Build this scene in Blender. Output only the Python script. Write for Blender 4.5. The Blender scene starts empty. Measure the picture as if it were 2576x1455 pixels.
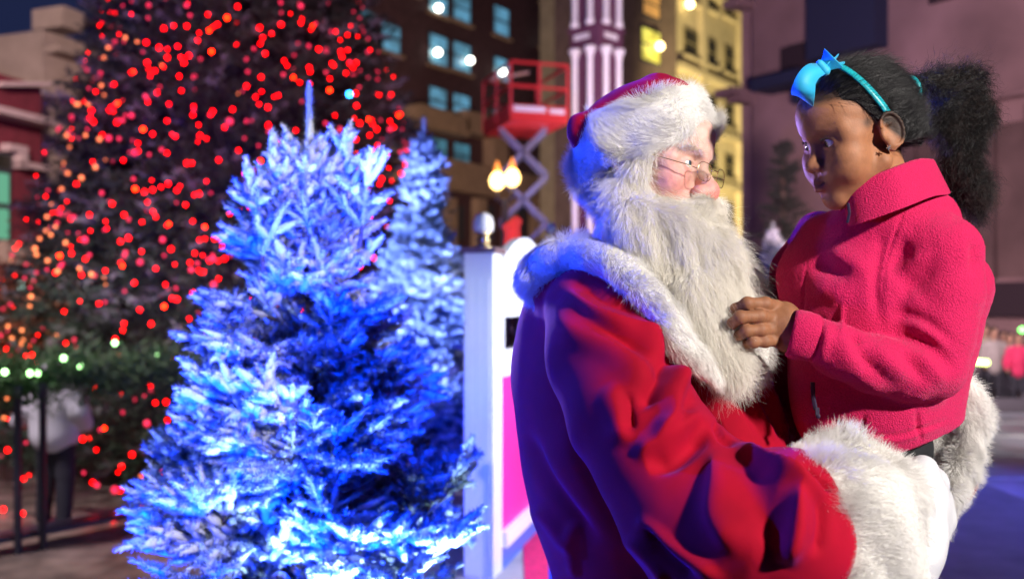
import bpy, math, random
import numpy as np
from mathutils import Vector, Matrix

random.seed(7)
rng = np.random.default_rng(7)
scene = bpy.context.scene
C = scene.collection
PI = math.pi

# ------------------------------------------------------------------ camera
FPX = 2504.0            # focal length in the photograph's working pixels (2576 wide)
HZ = 770.0              # horizon row
EYE = 1.5
cam_d = bpy.data.cameras.new('camera')
cam = bpy.data.objects.new('camera', cam_d)
C.objects.link(cam)
cam.location = (0, 0, EYE)
cam.rotation_euler = (PI / 2, 0, 0)
cam_d.sensor_width = 36.0
cam_d.lens = 36.0 * FPX / 2576.0
cam_d.shift_y = (HZ - 727.5) / 2576.0
cam_d.clip_start = 0.05
cam_d.clip_end = 500
cam_d.dof.use_dof = True
cam_d.dof.focus_distance = 1.62
cam_d.dof.aperture_fstop = 3.0
scene.camera = cam

def P(px, py, Y):
    """A point of the place seen along the ray of a picture position, Y metres away."""
    return np.array(((px - 1288.0) / FPX * Y, Y, EYE - (py - HZ) / FPX * Y))

# ------------------------------------------------------------------ world, night
world = bpy.data.worlds.new('World')
scene.world = world
world.use_nodes = True
wnt = world.node_tree
wbg = wnt.nodes['Background']
wbg.inputs[0].default_value = (0.035, 0.05, 0.16, 1)
wbg.inputs[1].default_value = 0.35

def lamp(name, kind, loc, target, energy, color, size=0.3, angle=70, blend=0.5):
    d = bpy.data.lights.new(name, kind)
    d.energy = energy
    d.color = color
    if kind == 'AREA':
        d.shape = 'DISK'; d.size = size
    elif kind == 'SPOT':
        d.shadow_soft_size = size; d.spot_size = math.radians(angle); d.spot_blend = blend
    else:
        d.shadow_soft_size = size
    o = bpy.data.objects.new(name, d)
    C.objects.link(o)
    o.location = loc
    o.rotation_euler = (Vector(target) - Vector(loc)).to_track_quat('-Z', 'Y').to_euler()
    return o

# white event lamp high to the right of the camera
lamp('key_spot', 'SPOT', (2.05, -0.70, 2.80), (0.28, 1.7, 1.40), 680, (1.0, 0.93, 0.86), 0.09, 52, 0.4)
# blue stage lamps, and added fills between them
lamp('blue_stage_spot', 'SPOT', (-2.9, 2.9, 2.6), (0.4, 1.7, 1.45), 1500, (0.014, 0.055, 1.0), 0.10, 60, 0.6)
lamp('blue_fir_spot', 'SPOT', (-2.2, 0.6, 1.3), (-0.6, 2.8, 1.5), 450, (0.008, 0.05, 1.0), 0.12, 75, 0.7)
lamp('pale_fir_fill', 'SPOT', (-1.9, 1.7, 2.2), (-0.72, 2.75, 1.45), 130, (.40, .62, 1.0), .05, 62, .4)  # added lamp that whitens the lit fir tips
lamp('violet_rim_spot', 'SPOT', (-1.0, 5.4, 1.65), (.46, 1.55, 1.68), 700, (.38, .26, 1.0), .08, 16, .4)
lamp('blue_right_fill', 'SPOT', (-.05, 2.05, 2.1), (-.45, 2.85, 1.1), 320, (0.0, .035, 1.0), .1, 75, .6)  # unseen fill added for the fir's dark right side
lamp('pale_low_fill', 'SPOT', (-0.12, 1.95, .30), (-0.30, 2.6, .85), 190, (.50, .80, 1.0), .05, 70, .6)  # added low lamp for white highlights on the fir
lamp('blue_fir_flood', 'SPOT', (-0.55, 1.1, 0.25), (-0.62, 2.9, 1.15), 2600, (0.0, 0.030, 1.0), 0.12, 66, 0.5)
lamp('white_booth_spot', 'SPOT', (2.3, 5.15, 2.3), (0.0, 6.0, 1.0), 720, (0.80, 0.85, 1.0), 0.12, 70, 0.5)
lamp('blue_far_fir_spot', 'SPOT', (-1.7, 6.2, 0.9), (-0.72, 8.0, 1.6), 3000, (0.15, 0.24, 1.0), 0.12, 56, 0.4)
lamp('tree_violet_fill', 'SPOT', (-2.0, 5.5, 5.5), (-3.8, 13.0, 3.5), 2200, (.95, .40, .80), .3, 80, .8)  # unseen violet fill added to lift the foliage between the bulbs

# unseen lamps added to light the square behind
lamp('tower_violet_spot', 'SPOT', (P(1440, HZ, 20)[0], 20, -.4), P(1490, 60, 24.6), 800, (1.0, .55, .78), .3, 60, .5)
lamp('tower_blue_spot', 'SPOT', (P(1640, HZ, 20)[0], 20, -.4), P(1520, 60, 24.6), 800, (.62, .68, 1.0), .3, 60, .5)
lamp('stone_flood', 'SPOT', (P(1760, HZ, 44)[0] + 3, 44, 1.0), P(1800, 300, 57), 52000, (1.0, .80, .38), .5, 75, .6)
lamp('mauve_flood', 'SPOT', (P(2250, HZ, 12)[0], 12.0, 3.5), P(2230, 250, 28), 9500, (1.0, .70, .76), .8, 90, .8)
lamp('street_wash', 'SPOT', (-9.0, 12.0, 9.0), P(120, 400, 30), 14000, (1.0, .80, .68), .8, 80, .8)
lamp('brick_wash', 'SPOT', (0.0, 30.0, 2.0), P(1200, 250, 60), 11000, (1.0, .70, .60), .8, 60, .8)
lamp('ice_blue_spot', 'SPOT', (9.5, 9.0, 5.0), (4.6, 9.5, -.7), 2500, (.12, .14, 1.0), .3, 75, .8)
lamp('lift_fill', 'SPOT', (1.6, 15.0, 3.0), (.3, 22, 5.8), 900, (1.0, .72, .68), .2, 40, .6)  # unseen fill added to brighten the red lift
lamp('crowd_fill', 'SPOT', (7.2, 15.0, 6.0), (9.3, 18.6, -.2), 1300, (1.0, .88, .80), .3, 90, .8)  # unseen fill added for the crowd and the pale streaks
lamp('tree_low_wash', 'SPOT', (-6.5, 7.0, 5.0), (-4.6, 10.2, .0), 1900, (1.0, .85, .9), .3, 75, .8)

scene.view_settings.view_transform = 'Standard'
scene.view_settings.look = 'None'
scene.view_settings.gamma = 1
scene.view_settings.exposure = 0
scene.cycles.use_denoising = True
scene.cycles.max_bounces = 6
scene.cycles.sample_clamp_indirect = 4
scene.render.film_transparent = False

# ------------------------------------------------------------------ materials
MATS = {}
def mat(name, color=(.5, .5, .5), rough=.6, metal=0, emit=None, estr=0, sheen=0, sss=0, spec=.5,
        noise=0, nscale=20, bump=0, bscale=60, attr=None, trans=0, coat=0, sub_rad=(1, .3, .15), sheen_tint=None):
    if name in MATS:
        return MATS[name]
    m = bpy.data.materials.new(name)
    m.use_nodes = True
    nt = m.node_tree
    b = nt.nodes['Principled BSDF']
    I = b.inputs
    I['Base Color'].default_value = (*color, 1)
    I['Roughness'].default_value = rough
    I['Metallic'].default_value = metal
    I['Specular IOR Level'].default_value = spec
    if emit and noise:
        tc = nt.nodes.new('ShaderNodeTexCoord'); n = nt.nodes.new('ShaderNodeTexNoise'); n.inputs['Scale'].default_value = nscale
        nt.links.new(tc.outputs['Object'], n.inputs['Vector'])
        mr = nt.nodes.new('ShaderNodeMapRange'); mr.inputs[1].default_value = .35; mr.inputs[2].default_value = .65
        mr.inputs[3].default_value = estr * (1 - noise); mr.inputs[4].default_value = estr * (1 + noise * .6)
        nt.links.new(n.outputs[0], mr.inputs[0]); nt.links.new(mr.outputs[0], I['Emission Strength']); I['Emission Color'].default_value = (*emit, 1); noise = 0
    elif emit:
        I['Emission Color'].default_value = (*emit, 1)
        I['Emission Strength'].default_value = estr
    if sheen:
        I['Sheen Weight'].default_value = sheen
        I['Sheen Roughness'].default_value = .4
        if sheen_tint: I['Sheen Tint'].default_value = (*sheen_tint, 1)
    if sss:
        I['Subsurface Weight'].default_value = sss
        I['Subsurface Radius'].default_value = sub_rad
        I['Subsurface Scale'].default_value = .006
    if trans:
        I['Transmission Weight'].default_value = trans
    if coat:
        I['Coat Weight'].default_value = coat
    col = None
    if attr:
        a = nt.nodes.new('ShaderNodeAttribute'); a.attribute_name = attr
        col = a.outputs['Color']
    if noise:
        tc = nt.nodes.new('ShaderNodeTexCoord')
        n = nt.nodes.new('ShaderNodeTexNoise')
        n.inputs['Scale'].default_value = nscale
        n.inputs['Detail'].default_value = 5
        nt.links.new(tc.outputs['Object'], n.inputs['Vector'])
        mr = nt.nodes.new('ShaderNodeMapRange')
        mr.inputs[1].default_value = .3; mr.inputs[2].default_value = .7
        mr.inputs[3].default_value = 1 - noise; mr.inputs[4].default_value = 1 + noise
        nt.links.new(n.outputs[0], mr.inputs[0])
        mx = nt.nodes.new('ShaderNodeVectorMath'); mx.operation = 'SCALE'
        if col: nt.links.new(col, mx.inputs[0])
        else: mx.inputs[0].default_value = color
        nt.links.new(mr.outputs[0], mx.inputs['Scale'])
        col = mx.outputs[0]
    if col:
        nt.links.new(col, I['Base Color'])
    if bump:
        tc = nt.nodes.new('ShaderNodeTexCoord')
        n = nt.nodes.new('ShaderNodeTexNoise')
        n.inputs['Scale'].default_value = bscale
        n.inputs['Detail'].default_value = 4
        nt.links.new(tc.outputs['Object'], n.inputs['Vector'])
        bp = nt.nodes.new('ShaderNodeBump')
        bp.inputs['Strength'].default_value = bump
        bp.inputs['Distance'].default_value = .01
        nt.links.new(n.outputs[0], bp.inputs['Height'])
        nt.links.new(bp.outputs[0], I['Normal'])
    MATS[name] = m
    return m

# ------------------------------------------------------------------ linking
def tag(o, label=None, cat=None, group=None, kind=None):
    if label: o['label'] = label
    if cat: o['category'] = cat
    if group: o['group'] = group
    if kind: o['kind'] = kind
    return o

def empty(name, loc=(0, 0, 0), label=None, cat=None, group=None, rz=0, parent=None):
    o = bpy.data.objects.new(name, None)
    C.objects.link(o)
    o.location = loc
    o.rotation_euler = (0, 0, rz)
    o.empty_display_size = .1
    if parent: o.parent = parent
    bpy.context.view_layer.update() if False else None
    return tag(o, label, cat, group)

def keep(o, parent):
    """Parent o (built in place coordinates) without moving it; parents here only translate and turn about z."""
    o.parent = parent
    m = Matrix.Identity(4)
    chain = []
    p = parent
    while p is not None:
        chain.append(p); p = p.parent
    for p in reversed(chain):
        m = m @ p.matrix_parent_inverse @ Matrix.LocRotScale(p.location, p.rotation_euler, p.scale)
    o.matrix_parent_inverse = m.inverted()
    return o

def mesh_np(name, V, Fq, m, parent=None, smooth=True, cols=None, local=False):
    """One mesh object from numpy vertices and a face array (n,3) or (n,4), or a list of them."""
    me = bpy.data.meshes.new(name)
    V = np.asarray(V, dtype=np.float32)
    Fs = Fq if isinstance(Fq, list) and len(Fq) and isinstance(Fq[0], np.ndarray) else [np.asarray(Fq)]
    Fs = [f for f in Fs if len(f)]
    nl = sum(f.size for f in Fs); nf = sum(len(f) for f in Fs)
    me.vertices.add(len(V)); me.vertices.foreach_set('co', V.ravel())
    me.loops.add(nl); me.loops.foreach_set('vertex_index', np.concatenate([f.ravel() for f in Fs]).astype(np.int32))
    me.polygons.add(nf)
    starts = []; s = 0
    for f in Fs:
        k = f.shape[1]
        starts.append(s + np.arange(len(f)) * k); s += f.size
    me.polygons.foreach_set('loop_start', np.concatenate(starts).astype(np.int32))
    me.polygons.foreach_set('use_smooth', np.full(nf, smooth))
    if cols is not None:
        a = me.color_attributes.new('col', 'FLOAT_COLOR', 'POINT')
        c4 = np.ones((len(V), 4), dtype=np.float32); c4[:, :3] = cols
        a.data.foreach_set('color', c4.ravel())
    me.update(calc_edges=True)
    me.validate()
    if m: me.materials.append(m)
    o = bpy.data.objects.new(name, me)
    C.objects.link(o)
    if parent is not None:
        if local: o.parent = parent
        else: keep(o, parent)
    return o

class MB:
    """Collects boxes, tubes and lathes; build() links them as one mesh."""
    def __init__(s):
        s.v = []; s.f = []
    def add(s, vs, fs):
        k = len(s.v); s.v += [tuple(map(float, v)) for v in vs]; s.f += [tuple(i + k for i in f) for f in fs]
        return s
    def box(s, c, d, R=None):
        pts = []
        for x in (-.5, .5):
            for y in (-.5, .5):
                for z in (-.5, .5):
                    p = np.array((x * d[0], y * d[1], z * d[2]))
                    if R is not None: p = R @ p
                    pts.append(p + np.array(c))
        return s.add(pts, [(0, 1, 3, 2), (4, 6, 7, 5), (0, 4, 5, 1), (2, 3, 7, 6), (0, 2, 6, 4), (1, 5, 7, 3)])
    def bar(s, a, b, w, h=None):
        a = np.array(a, float); b = np.array(b, float); h = h or w
        z = b - a; L = np.linalg.norm(z); z = z / L
        t = np.array((0, 0, 1.)) if abs(z[2]) < .9 else np.array((1., 0, 0))
        x = np.cross(t, z); x /= np.linalg.norm(x); y = np.cross(z, x)
        return s.box((a + b) / 2, (w, h, L), np.stack([x, y, z], 1))
    def tube(s, pts, r, n=8, cap=True):
        pts = [np.array(p, float) for p in pts]
        rs = r if hasattr(r, '__len__') else [r] * len(pts)
        rings = []
        k0 = len(s.v)
        up = None
        for i, p in enumerate(pts):
            d = pts[min(i + 1, len(pts) - 1)] - pts[max(i - 1, 0)]
            d = d / (np.linalg.norm(d) + 1e-9)
            if up is None:
                up = np.array((0, 0, 1.)) if abs(d[2]) < .9 else np.array((1., 0, 0))
            x = np.cross(up, d); x /= np.linalg.norm(x) + 1e-9
            up = np.cross(d, x)
            for j in range(n):
                a = 2 * PI * j / n
                s.v.append(tuple(p + rs[i] * (math.cos(a) * x + math.sin(a) * up)))
        for i in range(len(pts) - 1):
            for j in range(n):
                a = k0 + i * n + j; b = k0 + i * n + (j + 1) % n
                s.f.append((a, b, b + n, a + n))
        if cap:
            s.f.append(tuple(k0 + j for j in reversed(range(n))))
            s.f.append(tuple(k0 + (len(pts) - 1) * n + j for j in range(n)))
        return s
    def lathe(s, c, prof, n=16, R=None):
        k0 = len(s.v)
        c = np.array(c, float)
        for r, z in prof:
            for j in range(n):
                a = 2 * PI * j / n
                p = np.array((r * math.cos(a), r * math.sin(a), z))
                if R is not None: p = R @ p
                s.v.append(tuple(c + p))
        for i in range(len(prof) - 1):
            for j in range(n):
                a = k0 + i * n + j; b = k0 + i * n + (j + 1) % n
                s.f.append((a, b, b + n, a + n))
        s.f.append(tuple(k0 + j for j in reversed(range(n))))
        s.f.append(tuple(k0 + (len(prof) - 1) * n + j for j in range(n)))
        return s
    def build(s, name, m, parent=None, smooth=False, local=False):
        me = bpy.data.meshes.new(name)
        me.from_pydata(s.v, [], s.f)
        me.update()
        if smooth:
            me.polygons.foreach_set('use_smooth', [True] * len(me.polygons))
        if m: me.materials.append(m)
        o = bpy.data.objects.new(name, me)
        C.objects.link(o)
        if parent is not None:
            if local: o.parent = parent
            else: keep(o, parent)
        return o

# ------------------------------------------------------------------ implicit modelling
def smin(a, b, k):
    h = np.clip(.5 + .5 * (b - a) / k, 0, 1)
    return b + (a - b) * h - k * h * (1 - h)

class Vol:
    def __init__(s, lo, hi, h):
        s.h = h
        s.lo = np.array(lo, float)
        n = np.ceil((np.array(hi) - s.lo) / h).astype(int) + 1
        s.ax = [(s.lo[i] + np.arange(n[i]) * h).astype(np.float32) for i in range(3)]
        s.F = np.full(n, .05, np.float32)
    def sub(s, lo, hi):
        sl = []
        for i in range(3):
            a = int(np.clip(math.floor((lo[i] - s.lo[i]) / s.h), 0, s.F.shape[i] - 1))
            b = int(np.clip(math.ceil((hi[i] - s.lo[i]) / s.h) + 1, a + 1, s.F.shape[i]))
            sl.append(slice(a, b))
        sl = tuple(sl)
        X = s.ax[0][sl[0]][:, None, None]; Y = s.ax[1][sl[1]][None, :, None]; Z = s.ax[2][sl[2]][None, None, :]
        return sl, X, Y, Z
    def apply(s, sl, d, k, op):
        A = s.F[sl]
        if op == 'u': s.F[sl] = smin(A, d, k)
        elif op == 's': s.F[sl] = -smin(-A, d, k)
        elif op == 'i': s.F[sl] = -smin(-A, -d, k)
    def ell(s, c, r, k=.01, op='u', R=None):
        """Ellipsoid with centre c and radii r; R holds its axes as columns."""
        c = np.array(c, float); r = np.array(r, float) if hasattr(r, '__len__') else np.full(3, float(r))
        m = r.max() + k + .004
        sl, X, Y, Z = s.sub(c - m, c + m)
        x, y, z = X - c[0], Y - c[1], Z - c[2]
        if R is not None:
            R = np.asarray(R)
            x, y, z = (R[0, i] * x + R[1, i] * y + R[2, i] * z for i in range(3))
        k0 = np.sqrt((x / r[0]) ** 2 + (y / r[1]) ** 2 + (z / r[2]) ** 2)
        k1 = np.sqrt((x / r[0] ** 2) ** 2 + (y / r[1] ** 2) ** 2 + (z / r[2] ** 2) ** 2) + 1e-6
        s.apply(sl, (k0 * (k0 - 1) / k1).astype(np.float32), k, op)
        return s
    def cap(s, a, b, ra, rb, k=.01, op='u'):
        a = np.array(a, float); b = np.array(b, float)
        m = max(ra, rb) + k + .004
        sl, X, Y, Z = s.sub(np.minimum(a, b) - m, np.maximum(a, b) + m)
        ba = b - a; L2 = (ba * ba).sum() + 1e-12
        t = np.clip(((X - a[0]) * ba[0] + (Y - a[1]) * ba[1] + (Z - a[2]) * ba[2]) / L2, 0, 1)
        d = np.sqrt((X - a[0] - t * ba[0]) ** 2 + (Y - a[1] - t * ba[1]) ** 2 + (Z - a[2] - t * ba[2]) ** 2) - (ra + t * (rb - ra))
        s.apply(sl, d.astype(np.float32), k, op)
        return s
    def chain(s, pts, rs, k=.01, op='u'):
        for i in range(len(pts) - 1):
            s.cap(pts[i], pts[i + 1], rs[i], rs[i + 1], k, op)
        return s
    def pchain(s, q, k=.01, op='u'):
        """Chain from (px, py, Y, radius in pixels)."""
        return s.chain([P(a[0], a[1], a[2]) for a in q], [a[3] * a[2] / FPX for a in q], k, op)
    def mesh(s):
        F = s.F
        F[0] = F[-1] = .05; F[:, 0] = F[:, -1] = .05; F[:, :, 0] = F[:, :, -1] = .05
        neg = F < 0
        n = np.array(F.shape) - 1
        cnt = np.zeros(n, np.int8)
        for i in (0, 1):
            for j in (0, 1):
                for k in (0, 1):
                    cnt += neg[i:n[0] + i, j:n[1] + j, k:n[2] + k]
        act = (cnt > 0) & (cnt < 8)
        idx = np.argwhere(act)
        ids = np.full(n, -1, np.int64); ids[act] = np.arange(len(idx))
        acc = np.zeros((len(idx), 3)); w = np.zeros(len(idx))
        cr = [(i, j, k) for i in (0, 1) for j in (0, 1) for k in (0, 1)]
        val = {c: F[idx[:, 0] + c[0], idx[:, 1] + c[1], idx[:, 2] + c[2]].astype(float) for c in cr}
        for c in cr:
            for ax in range(3):
                if c[ax] == 0:
                    d = list(c); d[ax] = 1; d = tuple(d)
                    a, b = val[c], val[d]
                    x = (a < 0) != (b < 0)
                    t = np.where(x, a / np.where(x, a - b, 1), 0)
                    p = np.zeros((len(idx), 3)); p[:] = c; p[:, ax] = t
                    acc[x] += p[x]; w[x] += 1
        V = s.lo + (idx + acc / w[:, None]) * s.h
        quads = []
        for ax in range(3):
            a1, a2 = [(1, 2), (2, 0), (0, 1)][ax]
            sl0 = [slice(None)] * 3; sl1 = [slice(None)] * 3
            sl0[ax] = slice(0, -1); sl1[ax] = slice(1, None)
            A = neg[tuple(sl0)]; B = neg[tuple(sl1)]
            e = np.argwhere(A != B)
            e = e[(e[:, a1] > 0) & (e[:, a2] > 0) & (e[:, a1] < F.shape[a1] - 1) & (e[:, a2] < F.shape[a2] - 1)]
            def cid(d1, d2):
                q = e.copy(); q[:, a1] -= d1; q[:, a2] -= d2
                return ids[q[:, 0], q[:, 1], q[:, 2]]
            Q = np.stack([cid(1, 1), cid(0, 1), cid(0, 0), cid(1, 0)], 1)
            flip = ~neg[e[:, 0], e[:, 1], e[:, 2]]
            Q[flip] = Q[flip][:, ::-1]
            quads.append(Q)
        Q = np.concatenate(quads)
        return V, Q[(Q >= 0).all(1)]

def vnormals(V, Q):
    N = np.zeros_like(V)
    fn = np.cross(V[Q[:, 2]] - V[Q[:, 0]], V[Q[:, -1]] - V[Q[:, 1]])
    for i in range(Q.shape[1]):
        np.add.at(N, Q[:, i], fn)
    return N / (np.linalg.norm(N, axis=1, keepdims=True) + 1e-12)

def smooth_v(V, Q, it=2, lam=.5):
    k = Q.shape[1]
    for _ in range(it):
        S = np.zeros_like(V); n = np.zeros(len(V))
        for i in range(k):
            for j in ((i + 1) % k, (i - 1) % k):
                np.add.at(S, Q[:, i], V[Q[:, j]]); np.add.at(n, Q[:, i], 1)
        n = np.maximum(n, 1)
        V = V + lam * (S / n[:, None] - V)
    return V

def proj(V):
    return np.stack([1288 + V[:, 0] / V[:, 1] * FPX, HZ - (V[:, 2] - EYE) / V[:, 1] * FPX], 1)

def catmull(pts, n=12):
    pts = np.array(pts, float)
    q = np.vstack([2 * pts[0] - pts[1], pts, 2 * pts[-1] - pts[-2]])
    out = []
    for i in range(1, len(q) - 2):
        for t in np.linspace(0, 1, n, endpoint=False):
            out.append(.5 * ((2 * q[i]) + (q[i + 1] - q[i - 1]) * t + (2 * q[i - 1] - 5 * q[i] + 4 * q[i + 1] - q[i + 2]) * t * t
                             + (-q[i - 1] + 3 * q[i] - 3 * q[i + 1] + q[i + 2]) * t ** 3))
    out.append(pts[-1])
    return np.array(out)

def fold(V, N, uv, line, amp, wl, wr=None, mask=None, taper=.25):
    """Raise (amp>0) or press in (amp<0) cloth along a line of the coat; steeper on one side."""
    wr = wr or wl
    L = catmull(line, 8)
    W = max(wl, wr) * 2.6
    near = (uv[:, 0] > L[:, 0].min() - W) & (uv[:, 0] < L[:, 0].max() + W) & (uv[:, 1] > L[:, 1].min() - W) & (uv[:, 1] < L[:, 1].max() + W) & (N[:, 1] < .25)
    if mask is not None: near &= mask
    ix = np.where(near)[0]
    if not len(ix): return
    p = uv[ix]
    best = np.full(len(ix), 1e9); sg = np.zeros(len(ix)); tt = np.zeros(len(ix))
    seg = np.linalg.norm(np.diff(L, axis=0), axis=1); cum = np.concatenate([[0], np.cumsum(seg)]); tot = cum[-1]
    for i in range(len(L) - 1):
        a, b = L[i], L[i + 1]; ba = b - a
        t = np.clip(((p - a) @ ba) / (ba @ ba + 1e-9), 0, 1)
        q = p - a - t[:, None] * ba
        d = np.linalg.norm(q, axis=1)
        m = d < best
        best[m] = d[m]
        sg[m] = np.sign(ba[0] * (p[m, 1] - a[1]) - ba[1] * (p[m, 0] - a[0]))
        tt[m] = (cum[i] + t[m] * seg[i]) / tot
    w = np.where(sg < 0, wl, wr)
    e = np.clip(np.minimum(tt, 1 - tt) / taper, 0, 1); e = e * e * (3 - 2 * e)
    V[ix] += N[ix] * (amp * np.exp(-(best / w) ** 2) * e)[:, None]

# ------------------------------------------------------------------ smooth pseudo noise for directions
class Wob:
    def __init__(s, n=10, scale=30., seed=1):
        r = np.random.default_rng(seed)
        s.k = r.normal(size=(n, 3)) * scale; s.p = r.uniform(0, 6.28, (n, 3)); s.a = r.normal(size=(n, 3)) / math.sqrt(n)
    def __call__(s, X):
        out = np.zeros((len(X), 3))
        for k, p, a in zip(s.k, s.p, s.a):
            out += np.sin(X @ k)[:, None] * a * np.cos(p) + np.cos(X @ k)[:, None] * a[::-1] * np.sin(p)
        return out

def sample_surface(V, Q, n, keepf=None, seed=3):
    r = np.random.default_rng(seed)
    T = np.concatenate([Q[:, [0, 1, 2]], Q[:, [0, 2, 3]]]) if Q.shape[1] == 4 else Q
    if keepf is not None:
        c = V[T].mean(1); T = T[keepf(c)]
    ar = np.linalg.norm(np.cross(V[T[:, 1]] - V[T[:, 0]], V[T[:, 2]] - V[T[:, 0]]), axis=1)
    i = r.choice(len(T), n, p=ar / ar.sum())
    a = r.uniform(size=(n, 2)); f = a.sum(1) > 1; a[f] = 1 - a[f]
    NV = vnormals(V, Q)
    t = T[i]
    w = np.stack([1 - a.sum(1), a[:, 0], a[:, 1]], 1)[..., None]
    p = (V[t] * w).sum(1); nn = (NV[t] * w).sum(1); nn /= np.linalg.norm(nn, axis=1, keepdims=True) + 1e-9
    return p, nn

def curves_obj(name, S, rad, m, parent=None, tip=.25):
    """Hair strands: S (n, k, 3) points."""
    n, k = S.shape[:2]
    cu = bpy.data.hair_curves.new(name)
    cu.add_curves([k] * n)
    cu.position_data.foreach_set('vector', S.astype(np.float32).ravel())
    a = cu.attributes.new('radius', 'FLOAT', 'POINT') if 'radius' not in cu.attributes else cu.attributes['radius']
    prof = np.linspace(1, tip, k)
    r = (np.asarray(rad).reshape(-1, 1) if hasattr(rad, '__len__') else np.full((n, 1), rad)) * prof[None, :]
    a.data.foreach_set('value', r.astype(np.float32).ravel())
    cu.materials.append(m)
    o = bpy.data.objects.new(name, cu)
    C.objects.link(o)
    if parent is not None: keep(o, parent)
    return o

def fur(name, V, Q, n, L, flow, m, parent, rad=.0004, lift=.6, clump=.35, k=4, droop=.2, seed=5, keepf=None, wscale=60, jit=.25, curl=0):
    """Coat of fur: strands leave along the normal and lie over towards flow(p)."""
    p, nn = sample_surface(V, Q, n, keepf, seed)
    r = np.random.default_rng(seed)
    fl = flow(p) if callable(flow) else np.tile(np.array(flow, float), (n, 1))
    fl = fl - (fl * nn).sum(1, keepdims=True) * nn
    w = Wob(12, wscale, seed)(p) * clump
    d = nn * lift + fl + w + r.normal(size=(n, 3)) * jit
    d /= np.linalg.norm(d, axis=1, keepdims=True) + 1e-9
    ln = L * r.uniform(.55, 1.15, n) * (1 + .35 * np.sin(Wob(6, wscale * .7, seed + 1)(p)[:, 0] * 3))
    S = np.zeros((n, k, 3))
    S[:, 0] = p - nn * .002
    for i in range(1, k):
        dd = d + fl * (droop * i) + (r.normal(size=(n, 3)) * curl if curl else 0)
        dd[:, 2] -= .12 * i * droop
        # never dive under the skin
        dn = (dd * nn).sum(1, keepdims=True)
        dd = dd + nn * np.maximum(0, .08 - dn)
        dd /= np.linalg.norm(dd, axis=1, keepdims=True) + 1e-9
        S[:, i] = S[:, i - 1] + dd * (ln / (k - 1))[:, None]
    return curves_obj(name, S, rad * r.uniform(.7, 1.3, n), m, parent)
# ================================================================== the setting
STREET = -.7
asph = mat('street_paving', color=(.16, .12, .10), rough=.55, noise=.6, nscale=3.5, bump=.4, bscale=9)
g = MB(); g.box((0, 60, STREET - .25), (400, 260, .5))
tag(g.build('street', asph), kind='structure')
st = MB(); st.box((1.35, 4.2, -.3), (5.3, 10.6, .6))
tag(st.build('stage_floor', mat('grey_stage_boards', color=(.35, .33, .36), rough=.6, noise=.2, nscale=4)), kind='structure')
cp = MB(); cp.box((.62, 6.6, .004), (1.10, 5.6, .008))
tag(cp.build('red_carpet', mat('carpet_red', color=(.62, .01, .12), rough=.95, noise=.25, nscale=30, bump=.4, bscale=300)), kind='structure')
# pale glazed ground beyond the stage, right
ice = mat('pale_ice', color=(.42, .45, .58), rough=.38, noise=.45, nscale=.9, bump=.12, bscale=3)
ic = MB(); ic.box((13.2, 13.5, STREET + .03), (17.5, 13, .07))
tag(ic.build('ice_rink', ice), kind='structure')
rb = empty('rink_barrier', (9, 20.2, STREET))
tag(rb, 'low grey rink barrier in front of the standing crowd', 'barrier')
bm = mat('pale_board', color=(.16, .15, .18), rough=.5)
for i in range(7):
    b = MB(); b.box((5.4 + i * 2.0, 20.2, STREET + .17), (1.94, .06, .34)); b.build('panel', bm, rb)
    b = MB(); b.box((6.38 + i * 2.0, 20.16, STREET + .22), (.07, .09, .44)); b.build('post', bm, rb)
# white streaks: strips of swept frost along the ice
for i, (y, x, w, l) in enumerate(((18.0, 9.0, .45, 5.0), (16.2, 8.1, .38, 4.4), (14.3, 7.2, .26, 4.2), (12.6, 6.3, .14, 3.2), (10.2, 5.0, .12, 1.2))):
    n = 26; V = []
    for k in range(n + 1):
        t = k / n
        yy = y + .25 * math.sin(t * 3 + i); hw = w * (.5 + .3 * math.sin(t * 9 + i)) * math.sin(PI * min(max(t, .02), .98)) ** .5
        V += [(x - l / 2 + l * t, yy - hw, STREET + .069), (x - l / 2 + l * t, yy + hw, STREET + .069)]
    Q = np.array([(2 * k, 2 * k + 2, 2 * k + 3, 2 * k + 1) for k in range(n)])
    o = mesh_np('frost_streak', V, Q, mat('frost', color=(.8, .82, .88), rough=.8, noise=.3, nscale=5))
    tag(o, kind='stuff')

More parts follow.
